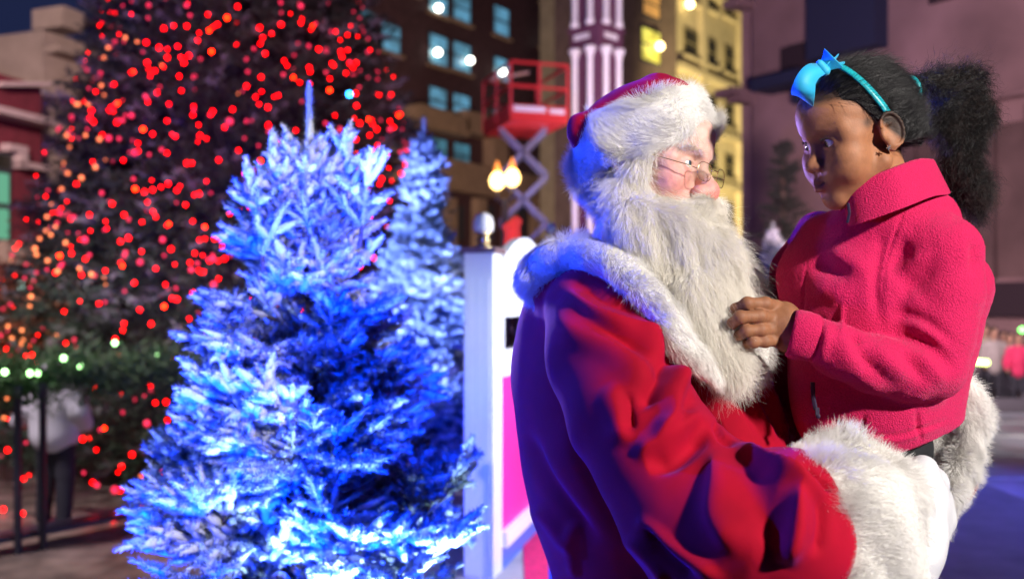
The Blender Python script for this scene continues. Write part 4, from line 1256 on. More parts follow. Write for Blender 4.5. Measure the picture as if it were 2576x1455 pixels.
# torso, arms and legs under the clothes, so the figure is whole
bv = Vol((-.12, 1.35, 0), (.95, 2.25, 1.75), .011)
bv.chain([(.30, 1.90, 1.50), (.28, 1.92, 1.20), (.32, 1.90, .95)], [.17, .20, .20], .08)
bv.chain([HT(0, -.03, -.06), (.32, 1.87, 1.45)], [.055, .07], .04)
for g, y in ((-1, 1.78), (1, 2.04)):
    bv.chain([(.30, y, .92), (.31, y - .02, .5), (.30, y, .10)], [.10, .07, .05], .05)
    bv.chain([(.30, y, .07), (.48, y, .05)], [.05, .04], .03)
bv.chain([P(1500, 800, 1.75), P(1640, 1200, 1.55), P(1800, 1390, 1.45), P(2150, 1320, 1.37)], [.07, .06, .05, .04], .04)
bv.chain([(.40, 2.05, 1.38), P(1900, 1000, 2.0), P(2250, 1150, 1.95)], [.07, .06, .045], .04)
bV, bQ = bv.mesh()
body = mesh_np('body', np.vstack([hV, bV]), np.vstack([hQ, bQ + len(hV)]), skin_m, man,
               cols=np.vstack([hC, np.tile((.72, .44, .36), (len(bV), 1))]))
for g in (-1, 1):
    eye(body, HT, HR, HS, g, (.05, .10, .14), (g * -.05 + .0, 1, .12))

# brows
def strands(name, roots, dirs, n, L, m, parent, spread=.004, rad=.0003, k=5, curl=.3, seed=2, grav=0):
    r = np.random.default_rng(seed)
    i = r.integers(0, len(roots), n)
    p = np.array(roots)[i] + r.normal(size=(n, 3)) * spread
    d = np.array(dirs)[i] + r.normal(size=(n, 3)) * .22
    S = np.zeros((n, k, 3)); S[:, 0] = p
    w = Wob(8, 90, seed)
    ln = L * r.uniform(.6, 1.2, n)
    for j in range(1, k):
        d = d + w(S[:, j - 1]) * curl * .4 + r.normal(size=(n, 3)) * .06; d[:, 2] -= grav
        d /= np.linalg.norm(d, axis=1, keepdims=True)
        S[:, j] = S[:, j - 1] + d * (ln / (k - 1))[:, None]
    return curves_obj(name, S, rad, m, parent)
for g in (-1, 1):
    rt = [HT(g * (.016 + .036 * t), .0905 - .018 * t * t - .004 * t, .017 + .009 * math.sin(t * 2.6)) for t in np.linspace(0, 1, 20)]
    dr = [HR @ np.array((g * .8, .25, .15 - .5 * t)) for t in np.linspace(0, 1, 20)]
    strands('eyebrow', rt, dr, 420, .013, beard_m, body, .0022, .00022)

# ---- beard: a volume from the cheeks and chin down over the chest, covered with long strands
bd = Vol(P(1480, 1000, 1.45) - [.02, 0, 0], P(1900, 430, 1.95) + [.03, .10, .02], .004)
BY = 1.66
bd.pchain([(1580, 500, 1.67, 34), (1608, 575, 1.66, 62), (1680, 660, 1.66, 78), (1735, 760, 1.62, 76), (1780, 850, 1.60, 54), (1818, 905, 1.575, 24), (1832, 925, 1.565, 12)], .03)
bd.pchain([(1770, 590, 1.70, 44), (1768, 680, 1.65, 66), (1800, 775, 1.64, 64), (1818, 870, 1.60, 34), (1832, 920, 1.57, 12)], .03)
bd.pchain([(1700, 590, 1.66, 64), (1760, 640, 1.66, 70)], .03)
# far side of the jaw
bd.chain([HT(-.05, .0, -.06), HT(-.03, .06, -.10), HT(0, .075, -.125), HT(.03, .06, -.11), HT(.066, .0, -.06), HT(.074, .004, -.02)], [.026, .034, .040, .036, .024, .014], .02)
bV2, bQ2 = bd.mesh()
bN2 = vnormals(bV2, bQ2)
bV2 = bV2 + bN2 * (.006 * np.sin(Wob(10, 45, 8)(bV2 * np.array((1.6, 1.6, .35)))[:, 0] * 4))[:, None]
bN2 = vnormals(bV2, bQ2)
beard = mesh_np('beard', bV2, bQ2, furb_m, man)
def beard_flow(p):
    f = np.zeros_like(p)
    f[:, 2] = -1.0
    uv = proj(p)
    f[:, 0] = .20 + np.clip((620 - uv[:, 1]) / 300, -.1, .4) * -.2 + .20 * np.clip((uv[:, 1] - 800) / 150, 0, 1)
    f[:, 1] = -.15
    return f
def long_hair(name, V, Q, n, L, flow, m, parent, seed, k=8, rad=.0003, hug=1., curl=.25, wscale=38, lift=.25, keepf=None):
    p, nn = sample_surface(V, Q, n, keepf, seed)
    r = np.random.default_rng(seed)
    w = Wob(14, wscale, seed); w2 = Wob(10, wscale * 3.2, seed + 9)
    S = np.zeros((n, k, 3)); S[:, 0] = p
    ln = L * r.uniform(.5, 1.2, n)
    off = r.normal(size=(n, 3)) * .02
    for j in range(1, k):
        q = S[:, j - 1]
        f = flow(q)
        f = f - (f * nn).sum(1, keepdims=True) * nn * hug
        f /= np.linalg.norm(f, axis=1, keepdims=True) + 1e-9
        d = f + nn * (lift if j == 1 else lift * .25) + curl * (w(q + off) + .6 * w2(q + off)) + r.normal(size=(n, 3)) * .05
        d /= np.linalg.norm(d, axis=1, keepdims=True) + 1e-9
        S[:, j] = q + d * (ln / (k - 1))[:, None]
    return curves_obj(name, S, rad * r.uniform(.7, 1.3, n), m, parent)
long_hair('beard_hair', bV2, bQ2, 62000, .055, beard_flow, beard_m, beard, 11, rad=.00020, curl=.30, wscale=55)
long_hair('beard_hair', bV2, bQ2, 3600, .075, beard_flow, beard_m, beard, 12, rad=.00017, curl=.6, lift=.5, hug=.7)
# moustache, both halves sweeping out from under the nose
for g in (-1, 1):
    mv = Vol(HT(0, .08, -.07) - .09, HT(0, .08, -.07) + .09, .003)
    mv.chain([HT(g * .004, .106, -.062), HT(g * .021, .108, -.070), HT(g * .042, .092, -.083), HT(g * .054, .066, -.104)], [.012 * HS, .0165 * HS, .0165 * HS, .010], .008)
    mV, mQ = mv.mesh()
    mo = mesh_np('moustache', mV, mQ, furb_m, beard)
    long_hair('moustache_hair', mV, mQ, 5200, .030, lambda p, g=g: np.tile(HR @ np.array((g * .75, -.05, -.75)), (len(p), 1)), beard_m, beard, 20 + g, k=6, rad=.00022, curl=.3)
# hair at the temple and nape
tv = Vol(HT(.05, -.05, -.05) - .10, HT(.05, -.05, -.05) + .10, .004)
tv.chain([HT(.070, .018, .012), HT(.074, .004, -.025), HT(.070, -.004, -.06)], [.012, .016, .018], .01)
tv.chain([HT(.040, -.075, -.03), HT(.030, -.080, -.07)], [.020, .022], .02)
tV, tQ = tv.mesh()
tp = mesh_np('side_hair', tV, tQ, furb_m, man)
long_hair('hair_strand', tV, tQ, 5500, .035, lambda p: np.tile(HR @ np.array((.15, .10, -1.)), (len(p), 1)), beard_m, tp, 31, rad=.0003, curl=.3)

# ---- glasses
gl = empty('glasses', HT(0, .10, 0), parent=None)
keep(gl, man)
GR = HR
def lens_loop(g, n=26):
    pts = []
    for i in range(n + 1):
        a = 2 * PI * i / n
        x = math.copysign(abs(math.cos(a)) ** .75, math.cos(a)) * .0215
        z = math.copysign(abs(math.sin(a)) ** .75, math.sin(a)) * .0155
        pts.append(HT(g * (.0335 + x), .113 - (abs(.0335 + x) * .13), -.0135 + z))
    return pts
fr = MB()
for g in (-1, 1):
    fr.tube(lens_loop(g), .0006, 6, False)
fr.tube([HT(-.013, .111, -.011), HT(-.006, .115, -.007), HT(.006, .115, -.007), HT(.013, .111, -.011)], .0007, 6)
for g in (-1, 1):
    fr.tube([HT(g * .0125, .108, -.017), HT(g * .011, .103, -.020), HT(g * .011, .100, -.024)], .0005, 5)
    fr.lathe(HT(g * .011, .0995, -.026), [(.0005, -.004), (.0028, -.002), (.003, .001), (.0005, .004)], 8)
gf = fr.build('frame', gold_m, gl, True)
for g in (-1, 1):
    tb = MB(); tb.tube([HT(g * .0545, .105, -.012), HT(g * .070, .094, -.009), HT(g * .080, .03, .004), HT(g * .081, -.01, .010)], .0008, 6)
    tb.build('temple', gold_m, gl, True)
    lp = lens_loop(g)[:-1]
    cen = np.mean(lp, 0); off = GR @ np.array((0, .0012, 0))
    V = [cen + off] + [q + off * .3 for q in lp] + [cen + off * 1.6] + [q + off * .9 for q in lp]
    n = len(lp)
    Fc = [(0, 1 + i, 1 + (i + 1) % n) for i in range(n)] + [(n + 1, n + 2 + (i + 1) % n, n + 2 + i) for i in range(n)]
    lens = mesh_np('lens', V, np.array(Fc), None, gl)
    lm = MATS.get('lens_glass')
    if not lm:
        lm = bpy.data.materials.new('lens_glass'); lm.use_nodes = True
        nt = lm.node_tree; nt.nodes.clear()
        out = nt.nodes.new('ShaderNodeOutputMaterial'); mx = nt.nodes.new('ShaderNodeMixShader')
        tr = nt.nodes.new('ShaderNodeBsdfTransparent'); gs = nt.nodes.new('ShaderNodeBsdfGlossy'); fz = nt.nodes.new('ShaderNodeFresnel')
        tr.inputs[0].default_value = (.93, .95, .94, 1); gs.inputs['Roughness'].default_value = .02; mx.inputs[0].default_value = .07
        nt.links.new(tr.outputs[0], mx.inputs[1]); nt.links.new(gs.outputs[0], mx.inputs[2])
        nt.links.new(mx.outputs[0], out.inputs[0]); MATS['lens_glass'] = lm
    lens.data.materials.append(lm)

# ---- hat
def ring_tube(name, path, radii, axes, m, parent, n=14):
    """Closed band: path points, two radii per point along the given axes."""
    V = []; k = len(path)
    for i in range(k):
        a, b = axes[i]; ra, rb = radii[i]
        for j in range(n):
            t = 2 * PI * j / n
            V.append(path[i] + a * ra * math.cos(t) + b * rb * math.sin(t))
    Q = []
    for i in range(k):
        for j in range(n):
            Q.append((i * n + j, i * n + (j + 1) % n, ((i + 1) % k) * n + (j + 1) % n, ((i + 1) % k) * n + j))
    V = np.array(V); Q = np.array(Q)
    nn = vnormals(V, Q); cen = np.mean(path, 0)
    out = ((V - np.repeat(np.array(path), n, 0)) * nn).sum()
    if out < 0: Q = Q[:, ::-1]
    return V, Q
hat = empty('hat', P(1610, 370, 1.75)); keep(hat, man)
# band plane: tilted, higher at the forehead
bu = np.array((-.33, .22, .93)); bu /= np.linalg.norm(bu)
bf = np.array((.80, -.50, .34)); bf -= (bf @ bu) * bu; bf /= np.linalg.norm(bf)
bl = np.cross(bu, bf)
bc = P(1612, 358, 1.755)
path = []; rad = []; axs = []
for i in range(40):
    a = 2 * PI * i / 40
    d = bf * (math.cos(a) * .112 - .003) + bl * math.sin(a) * .096
    o = d / np.linalg.norm(d)
    wob = .008 * math.sin(3 * a + 1)
    path.append(bc + d + bu * wob)
    bk = max(0, -math.cos(a)); wd = .046 - .009 * bk; path[-1] = path[-1] - bu * (.013 * bk)
    axs.append((o, bu)); rad.append((.022, wd))
bandV, bandQ = ring_tube('fur_band', path, rad, axs, furb_m, hat)
band = mesh_np('fur_band', bandV, bandQ, furb_m, hat)
def band_flow(p):
    q = p - bc
    o = q - (q @ bu)[:, None] * bu
    t = np.cross(bu, o); t /= np.linalg.norm(t, axis=1, keepdims=True) + 1e-9
    w = Wob(8, 22, 6)(p)
    return -bu * .22 + (.9 * w[:, :1]) * t + bu * (1.3 * w[:, 1:2])
fur('fur', bandV, bandQ, 56000, .026, band_flow, fur_m, band, rad=.00027, lift=.55, clump=.75, wscale=55, seed=41, droop=.35, keepf=lambda c: ((c - bc) - ((c - bc) @ bu)[:, None] * bu) @ np.array((0, -1., 0)) > -.075)
# red crown of the hat, flopped backwards
cv = Vol(bc - [.17, .15, .07], bc + [.17, .15, .19], .003)
cv.ell(bc + bu * .044, (.118, .096, .054), .02, 'u', np.stack([bf, bl, bu], 1))
cv.pchain([(1460, 336, 1.72, 34), (1540, 320, 1.74, 40), (1640, 262, 1.75, 52), (1700, 250, 1.76, 40)], .02)
cv.pchain([(1650, 212, 1.72, 22), (1668, 210, 1.76, 22)], .02)
cv.pchain([(1456, 314, 1.72, 26), (1468, 350, 1.73, 34)], .005); cv.pchain([(1462, 318, 1.715, 28), (1520, 296, 1.715, 34), (1590, 272, 1.73, 40)], .012); cv.pchain([(1455, 312, 1.76, 22), (1530, 300, 1.74, 26)], .005); cv.pchain([(1480, 345, 1.77, 34), (1540, 330, 1.75, 34)], .01)
cV, cQ = cv.mesh(); cN = vnormals(cV, cQ); uvc = proj(cV)
for ln, am in (([(1560, 275), (1590, 250), (1640, 215)], .006), ([(1590, 285), (1640, 262), (1700, 225)], -.006), ([(1640, 210), (1680, 232), (1730, 222)], -.005), ([(1480, 300), (1540, 300), (1570, 290)], -.006), ([(1500, 320), (1530, 290), (1560, 262)], .005)):
    fold(cV, cN, uvc, ln, am, 10, 16)
hc = mesh_np('crown', cV, cQ, velvet, hat)

# ---- coat
coat = empty('coat', P(1600, 1100, 1.85)); keep(coat, man)
cv = Vol((-.10, 1.10, .62), (.78, 2.30, 1.68), .0046)
# torso
cv.pchain([(1560, 760, 1.88, 165), (1580, 900, 1.88, 235), (1610, 1060, 1.90, 275), (1650, 1230, 1.92, 290), (1700, 1400, 1.92, 285), (1700, 1700, 1.95, 300)], .06)
cv.pchain([(1760, 800, 1.80, 100), (1800, 950, 1.76, 120), (1830, 1150, 1.74, 140), (1850, 1300, 1.76, 160)], .05)   # chest and belly front
cv.pchain([(1700, 700, 2.02, 150), (1850, 900, 2.08, 170), (1960, 1000, 2.0, 120)], .05)     # far shoulder
cv.pchain([(1420, 720, 1.80, 85), (1500, 690, 1.84, 95)], .05)
# near upper arm
cv.pchain([(1535, 830, 1.95, 228), (1542, 940, 1.96, 250), (1580, 1070, 1.96, 258), (1625, 1230, 1.95, 272)], .04)
cv.pchain([(1500, 780, 1.70, 128), (1530, 900, 1.62, 138), (1590, 1040, 1.54, 140), (1670, 1180, 1.47, 140), (1760, 1310, 1.42, 158), (1830, 1400, 1.40, 172)], .05)
cv.pchain([(1830, 1400, 1.40, 172), (1880, 1370, 1.38, 178), (1955, 1330, 1.34, 170), (1995, 1345, 1.33, 140)], .045)
cv.pchain([(1990, 1235, 1.36, 84), (2035, 1280, 1.34, 96), (2036, 1370, 1.33, 96), (2026, 1420, 1.33, 98)], .045)
# the sleeve billows out towards the elbow
cv.pchain([(1690, 1130, 1.50, 120), (1830, 1230, 1.42, 110), (1940, 1240, 1.38, 88)], .03)
cV, cQ = cv.mesh()
cV = smooth_v(cV, cQ, 2, .5)
cN = vnormals(cV, cQ); uvc = proj(cV)
F_ = lambda line, a, l, r=None: fold(cV, cN, uvc, line, a, l, r)
# shoulder folds
F_([(1435, 690), (1440, 740), (1500, 790), (1600, 830), (1690, 880)], .016, 16, 30)
F_([(1420, 745), (1470, 790), (1560, 850), (1640, 900)], -.012, 14, 20)
F_([(1450, 700), (1520, 750), (1610, 790), (1660, 850)], -.010, 12, 16)
F_([(1380, 760), (1440, 830), (1540, 880), (1640, 960), (1700, 1020)], .014, 22, 34)
F_([(1600, 740), (1620, 790), (1650, 870), (1700, 960), (1760, 1020)], .012, 14, 24)
F_([(1635, 740), (1650, 820), (1690, 900), (1760, 970)], -.010, 10, 14)
# mid sleeve
F_([(1690, 880), (1650, 960), (1625, 1010), (1630, 1040)], -.020, 24, 26)
F_([(1700, 900), (1700, 980), (1690, 1060), (1640, 1110)], .018, 14, 34)
F_([(1530, 960), (1560, 1050), (1570, 1130)], .010, 20, 36)
F_([(1580, 980), (1585, 1060), (1580, 1090)], -.010, 12, 14)
F_([(1780, 1060), (1740, 1110), (1690, 1150), (1620, 1170)], -.022, 22, 22)
F_([(1750, 1010), (1740, 1060), (1660, 1110), (1580, 1150)], .014, 22, 30)
F_([(1800, 1050), (1815, 1090), (1840, 1110), (1845, 1120)], -.010, 6, 9)
F_([(1790, 1100), (1800, 1200), (1800, 1300), (1870, 1400)], .014, 40, 30)
F_([(1880, 1110), (1890, 1200), (1925, 1300), (1945, 1410)], -.014, 50, 50)  # valley and next ridge shaped to darken like a cast shadow
F_([(1950, 1130), (2000, 1230), (2005, 1330), (1970, 1430)], .013, 46, 36)
F_([(1840, 1110), (1930, 1150), (2010, 1210), (2095, 1250)], .018, 12, 20)
F_([(2010, 1170), (2050, 1205), (2100, 1235)], -.012, 10, 10)
F_([(1990, 1215), (2000, 1290), (1990, 1370), (1960, 1420)], .018, 22, 26)
F_([(2055, 1240), (2060, 1320), (2045, 1400)], -.010, 16, 16)
# elbow pleats running down
F_([(1590, 1290), (1680, 1360), (1780, 1430), (1830, 1470)], .012, 14, 22)
F_([(1610, 1310), (1680, 1400), (1760, 1470)], -.014, 16, 12)
F_([(1580, 1330), (1650, 1420), (1690, 1480)], .010, 12, 18)
F_([(1400, 1040), (1450, 1180), (1560, 1340), (1640, 1440)], .010, 30, 60)
# back folds
F_([(1310, 1060), (1370, 1180), (1430, 1260), (1520, 1370)], -.014, 20, 20)
F_([(1340, 1260), (1400, 1330), (1440, 1390)], .010, 18, 22)
F_([(1450, 1300), (1440, 1380), (1450, 1460)], .008, 14, 18)
# front edge of the coat with its ribs
for i, x in enumerate((1845, 1872, 1898, 1925)):
    F_([(x, 960), (x + 40, 1040), (x + 85, 1115)], .009 if i % 2 else -.006, 9, 11)
cN = vnormals(cV, cQ)
cV = cV + cN * (.0035 * Wob(12, 16, 31)(cV)[:, 0])[:, None]
cm = mesh_np('coat_body', cV, cQ, velvet, coat)

# fur collar
def path_tube(pts, rr, n=16, flat=1.):
    """Open tube through world points; returns V, Q."""
    pts = [np.array(p) for p in pts]
    mb = MB(); mb.tube(pts, rr, n, True)
    V = np.array(mb.v)
    Q = np.array([f for f in mb.f if len(f) == 4])
    nn = vnormals(V, Q); cen = np.repeat(np.array(pts), n, 0)
    if ((V - cen) * nn).sum() < 0: Q = Q[:, ::-1]
    return V, Q
col = [(1395, 700, 2.0, 50), (1362, 706, 1.90, 52), (1352, 700, 1.82, 58), (1385, 660, 1.75, 56), (1450, 642, 1.70, 50), (1530, 658, 1.63, 46), (1600, 708, 1.59, 45), (1658, 775, 1.56, 45), (1700, 845, 1.54, 42), (1750, 905, 1.53, 34), (1790, 945, 1.53, 22), (1815, 970, 1.535, 9)]
cc = catmull(col, 5)
colV, colQ = path_tube([P(a, b, c) for a, b, c, _ in cc], [d * c / FPX * .92 for _, _, c, d in cc])
clr = mesh_np('fur_collar', colV, colQ, furb_m, coat)
def collar_flow(p):
    w = Wob(8, 18, 61)(p)
    uv = proj(p)
    t = np.clip((uv[:, 0] - 1450) / 350, 0, 1)[:, None]
    return np.array((.35, -.1, -.45)) * (1 - t) + np.array((.25, 0, -.75)) * t + np.array((-.4, -.1, -.3)) * (uv[:, 0] < 1400)[:, None] + w * .8
fur('fur', colV, colQ, 34000, .020, collar_flow, fur_m, clr, rad=.00027, lift=.5, clump=.5, wscale=60, seed=62)
# far side of the collar, seen behind the beard
fc = [(1800, 590, 1.90, 40), (1850, 660, 1.86, 46), (1885, 740, 1.80, 46), (1905, 830, 1.74, 44), (1900, 920, 1.69, 36), (1868, 985, 1.66, 16)]
cc = catmull(fc, 5)
fV, fQ = path_tube([P(a, b, c) for a, b, c, _ in cc], [d * c / FPX * .8 for _, _, c, d in cc])
fcl = mesh_np('fur_collar', fV, fQ, furb_m, coat)
fur('fur', fV, fQ, 8000, .024, (.2, -.2, -.8), fur_m, fcl, rad=.00036, lift=.5, clump=.5, wscale=60, seed=64)

# near cuff: a wide band of long fur
qv = Vol(P(2020, 1600, 1.15) - [.05, .1, .1], P(2400, 1040, 1.55) + [.05, .1, .02], .0052)
qv.pchain([(2130, 1290, 1.345, 155), (2140, 1420, 1.34, 158), (2140, 1540, 1.34, 150)], .04)
qv.pchain([(2190, 1290, 1.375, 122), (2185, 1450, 1.37, 128)], .04)
qv.pchain([(2050, 1170, 1.40, 52), (2130, 1190, 1.38, 66), (2215, 1230, 1.39, 62)], .03)
qV, qQ = qv.mesh(); qN = vnormals(qV, qQ)
qV = qV + qN * (.006 * Wob(10, 34, 71)(qV)[:, 0])[:, None]
cuff = mesh_np('fur_cuff', qV, qQ, furb_m, coat)
def cuff_flow(p):
    uv = proj(p); w = Wob(8, 20, 73)(p)
    up = np.clip((1230 - uv[:, 1]) / 100, 0, 1)[:, None]
    return np.array((.9, 0, -.10)) * (1 - up) + np.array((.35, .1, .9)) * up + w * .55
fur('fur', qV, qQ, 70000, .024, cuff_flow, fur_m, cuff, rad=.00028, lift=.34, clump=.45, wscale=50, seed=74, droop=.15, keepf=lambda c: c[:, 1] < 1.46)

# far sleeve and its trim, round the girl's back
sv = Vol(P(1900, 1500, 2.0) - [.05, .25, 0], P(2480, 880, 2.1) + [0, .05, .05], .006)
sv.pchain([(1980, 980, 2.0, 110), (2150, 1080, 1.96, 120), (2300, 1170, 1.90, 120), (2360, 1190, 1.86, 95)], .03)
sV, sQ = sv.mesh()
mesh_np('far_sleeve', sV, sQ, velvet, coat)
tr = [(2330, 1010, 1.80, 30), (2400, 968, 1.76, 34), (2440, 1000, 1.74, 38), (2446, 1070, 1.73, 38), (2428, 1150, 1.72, 36), (2400, 1230, 1.71, 34), (2372, 1290, 1.71, 30), (2352, 1340, 1.72, 22)]
cc = catmull(tr, 5)
tV2, tQ2 = path_tube([P(a, b, c) for a, b, c, _ in cc], [d * c / FPX * .85 for _, _, c, d in cc])
ft = mesh_np('fur_cuff', tV2, tQ2, furb_m, coat)
fur('fur', tV2, tQ2, 22000, .020, (.45, -.1, -.4), fur_m, ft, rad=.0003, lift=.55, clump=.5, wscale=70, seed=81)
tr = [(2300, 1150, 1.78, 30), (2345, 1120, 1.77, 32), (2385, 1085, 1.77, 28)]
cc = catmull(tr, 4)
tV2, tQ2 = path_tube([P(a, b, c) for a, b, c, _ in cc], [d * c / FPX * .85 for _, _, c, d in cc])
ft = mesh_np('fur_cuff', tV2, tQ2, furb_m, coat)
fur('fur', tV2, tQ2, 4000, .020, (.1, -.1, -.6), fur_m, ft, rad=.0004, lift=.6, clump=.5, wscale=70, seed=83)

# white glove of the near hand, under the girl
gv = Vol(P(2240, 1520, 1.2) - [.02, .02, .02], P(2400, 1120, 1.65) + [.06, .1, .02], .0028)
gv.pchain([(2270, 1380, 1.37, 72), (2300, 1330, 1.40, 68), (2318, 1270, 1.43, 52)], .03)
gv.pchain([(2250, 1500, 1.38, 80), (2290, 1400, 1.38, 72)], .03)
for k, (a, b, c) in enumerate((((2318, 1215, 1.42), (2322, 1180, 1.45), (2300, 1168, 1.50)), ((2338, 1250, 1.43), (2350, 1215, 1.47), (2330, 1195, 1.53)), ((2344, 1290, 1.44), (2360, 1262, 1.49), (2345, 1240, 1.55)), ((2346, 1335, 1.44), (2366, 1312, 1.49), (2352, 1290, 1.55)))):
    gv.pchain([(2296, 1320, 1.41, 40), (*a, 29), (*b, 25), (*c, 20)], .026)
gV, gQ = gv.mesh(); gN = vnormals(gV, gQ); uvg = proj(gV)
for q in range(5):
    fold(gV, gN, uvg, [(2296 + 8 * q, 1190 + 10 * q), (2330 + 5 * q, 1205 + 22 * q), (2345 + 3 * q, 1250 + 22 * q)], .0042, 4, 6)
mesh_np('glove', gV, gQ, glove_m, man)
# trousers and boots below the coat
lv = Vol((.08, 1.6, 0), (.62, 2.2, .85), .012)
for y in (1.78, 2.02):
    lv.chain([(.30, y, .80), (.31, y - .02, .45), (.30, y, .22)], [.14, .12, .09], .04)
lV, lQ = lv.mesh(); mesh_np('trousers', lV, lQ, velvet, man)
boot = mat('black_leather', color=(.02, .02, .02), rough=.35)
for y in (1.78, 2.02):
    lv = Vol((.1, y - .15, -.02), (.7, y + .15, .4), .01)
    lv.chain([(.30, y, .32), (.30, y, .08)], [.085, .075], .03).chain([(.30, y, .06), (.50, y, .05)], [.06, .05], .03)
    lV, lQ = lv.mesh(); lV[:, 2] = np.maximum(lV[:, 2], .0); mesh_np('boot', lV, lQ, boot, man)

# ================================================================== the girl
girl = empty('person', P(2200, 1150, 1.62), 'girl in bright pink fleece jacket and blue bow headband, carried by the bearded man', 'person')
GS = .905
GRm = frame(math.radians(15), math.radians(14), math.radians(-3), -1)
GO = P(2152, 340, 1.60)
gv, GT = head_volume(GO, GRm, GS, .0015, 'child')
gV, gQ = gv.mesh()
gV = smooth_v(gV, gQ, 1, .4)
sk = (.36, .155, .075)
spots = [((.046, .05, -.03), .035, (.42, .18, .09), .7), ((0, .095, -.036), .016, (.38, .155, .08), .6),
         ((0, .090, -.0655), .010, (.22, .065, .05), .8), ((.013, .088, -.067), .009, (.20, .06, .05), .8), ((-.013, .088, -.067), .009, (.20, .06, .05), .8),
         ((0, .09, -.078), .010, (.30, .085, .07), .8), ((.012, .088, -.077), .009, (.28, .08, .065), .8), ((-.012, .088, -.077), .009, (.28, .08, .065), .8)]
for g in (-1, 1):
    spots += [((g * .031, .078, .006), .010, (.22, .09, .045), .4), ((g * .072, .020, .018), .012, (.04, .022, .015), .8)]
    for t in np.linspace(0, 1, 9):
        spots.append(((g * (.018 + .032 * t), .0855 - .016 * t * t - .003 * t, .0262 + .006 * math.sin(t * 2.6)), .0036, (.05, .024, .015), .55))
        spots.append(((g * (.017 + .029 * t), .082 - .012 * t * t, .001 + .0042 * math.sin(t * 3.1)), .0018, (.015, .01, .008), .85))
gC = paint(gV, GT, GS, sk, spots)
# hairline: dark skin tone under short hair
d = (gV - GO) @ GRm / GS
hl = (d[:, 2] - (.061 - .35 * np.clip(.062 - d[:, 1], 0, .1) - .9 * np.clip(.035 - d[:, 1], 0, .1)))
hair_w = np.clip(hl / .012, 0, 1)[:, None] * (d[:, 2:3] > -.06)
gC = gC * (1 - hair_w * .9) + np.array((.012, .01, .01)) * hair_w * .9

# hand on the beard: palm, four unequal curled fingers and the thumb behind
hd = Vol(P(1810, 910, 1.40) - [0, .0, .0], P(2090, 730, 1.78), .0016)
hd.pchain([(2040, 850, 1.570, 40), (2000, 838, 1.572, 44), (1975, 822, 1.574, 46)], .02)
hd.pchain([(1972, 790, 1.578, 33), (1950, 792, 1.574, 26)], .014)
hd.pchain([(1975, 840, 1.570, 42), (1950, 845, 1.566, 24)], .014)
hd.pchain([(1965, 815, 1.567, 34), (1940, 815, 1.562, 22)], .014)
fing = [[(1952, 771, 1.575, 18.5), (1925, 764, 1.560, 16.5), (1880, 763, 1.552, 15.5), (1850, 776, 1.566, 13.5), (1840, 791, 1.585, 11.5)],
        [(1945, 800, 1.565, 18.5), (1912, 795, 1.545, 16.5), (1862, 797, 1.535, 15.5), (1843, 812, 1.556, 13.5), (1837, 822, 1.575, 11.5)],
        [(1948, 828, 1.562, 17.5), (1915, 829, 1.545, 15.5), (1878, 832, 1.540, 14.5), (1860, 843, 1.558, 13), (1853, 848, 1.575, 11)],
        [(1955, 855, 1.560, 16), (1925, 858, 1.548, 14), (1895, 860, 1.545, 13), (1880, 865, 1.560, 11.5), (1878, 864, 1.575, 10)]]
for f in fing:
    hd.pchain(f, .004)
    for q in f[1:3]:
        hd.ell(P(q[0], q[1], q[2]), (q[3] + 1.2) * q[2] / FPX, .004)
hd.pchain([(2000, 850, 1.60, 26), (1960, 845, 1.620, 18), (1925, 838, 1.625, 15), (1900, 832, 1.618, 12)], .008)   # thumb
# creases at the joints
for (a, b) in (((1905, 750, 1.545), (1905, 778, 1.545)), ((1890, 782, 1.53), (1888, 812, 1.53)), ((1900, 818, 1.53), (1898, 844, 1.53))):
    hd.cap(P(*a), P(*b), .0007, .0007, .0015, 's')
dV, dQ = hd.mesh()
dV = smooth_v(dV, dQ, 1, .3)
dC = np.tile((.30, .13, .065), (len(dV), 1))
uvd = proj(dV)
for x, y in ((1845, 786), (1838, 815), (1856, 845), (1880, 862)):
    w = np.exp(-((uvd[:, 0] - x) ** 2 + (uvd[:, 1] - y) ** 2) / 60)[:, None] * .25
    dC = dC * (1 - w) + np.array((.38, .19, .12)) * w
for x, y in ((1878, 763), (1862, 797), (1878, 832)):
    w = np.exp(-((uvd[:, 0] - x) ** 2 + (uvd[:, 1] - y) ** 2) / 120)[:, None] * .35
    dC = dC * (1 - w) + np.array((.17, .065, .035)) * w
# the rest of the body inside the clothes
gb = Vol((.25, 1.3, .55), (.90, 1.95, 1.72), .009)
gb.chain([GT(0, -.045, -.10), P(2240, 640, 1.71), P(2220, 850, 1.73), P(2200, 1030, 1.73)], [.042, .062, .065, .07], .04)
gb.chain([P(2320, 640, 1.64), P(2350, 900, 1.58), P(2240, 915, 1.555), P(2050, 852, 1.565)], [.034, .028, .024, .021], .02)
gb.chain([P(2150, 640, 1.76), P(2050, 800, 1.80), P(1960, 860, 1.84)], [.04, .03, .025], .03)
gb.chain([P(2200, 1120, 1.66), P(2100, 1300, 1.62), P(2080, 1640, 1.62), P(2080, 1900, 1.62)], [.055, .045, .045, .035], .03)
gb.chain([P(2250, 1120, 1.70), P(2240, 1320, 1.75), P(2230, 1640, 1.76), P(2220, 1900, 1.76)], [.055, .045, .045, .035], .03)
gbV, gbQ = gb.mesh()
n1 = len(gV); n2 = len(dV)
gbody = mesh_np('body', np.vstack([gV, dV, gbV]), np.vstack([gQ, dQ + n1, gbQ + n1 + n2]), skin_d, girl,
                cols=np.vstack([gC, dC, np.tile(sk, (len(gbV), 1))]))
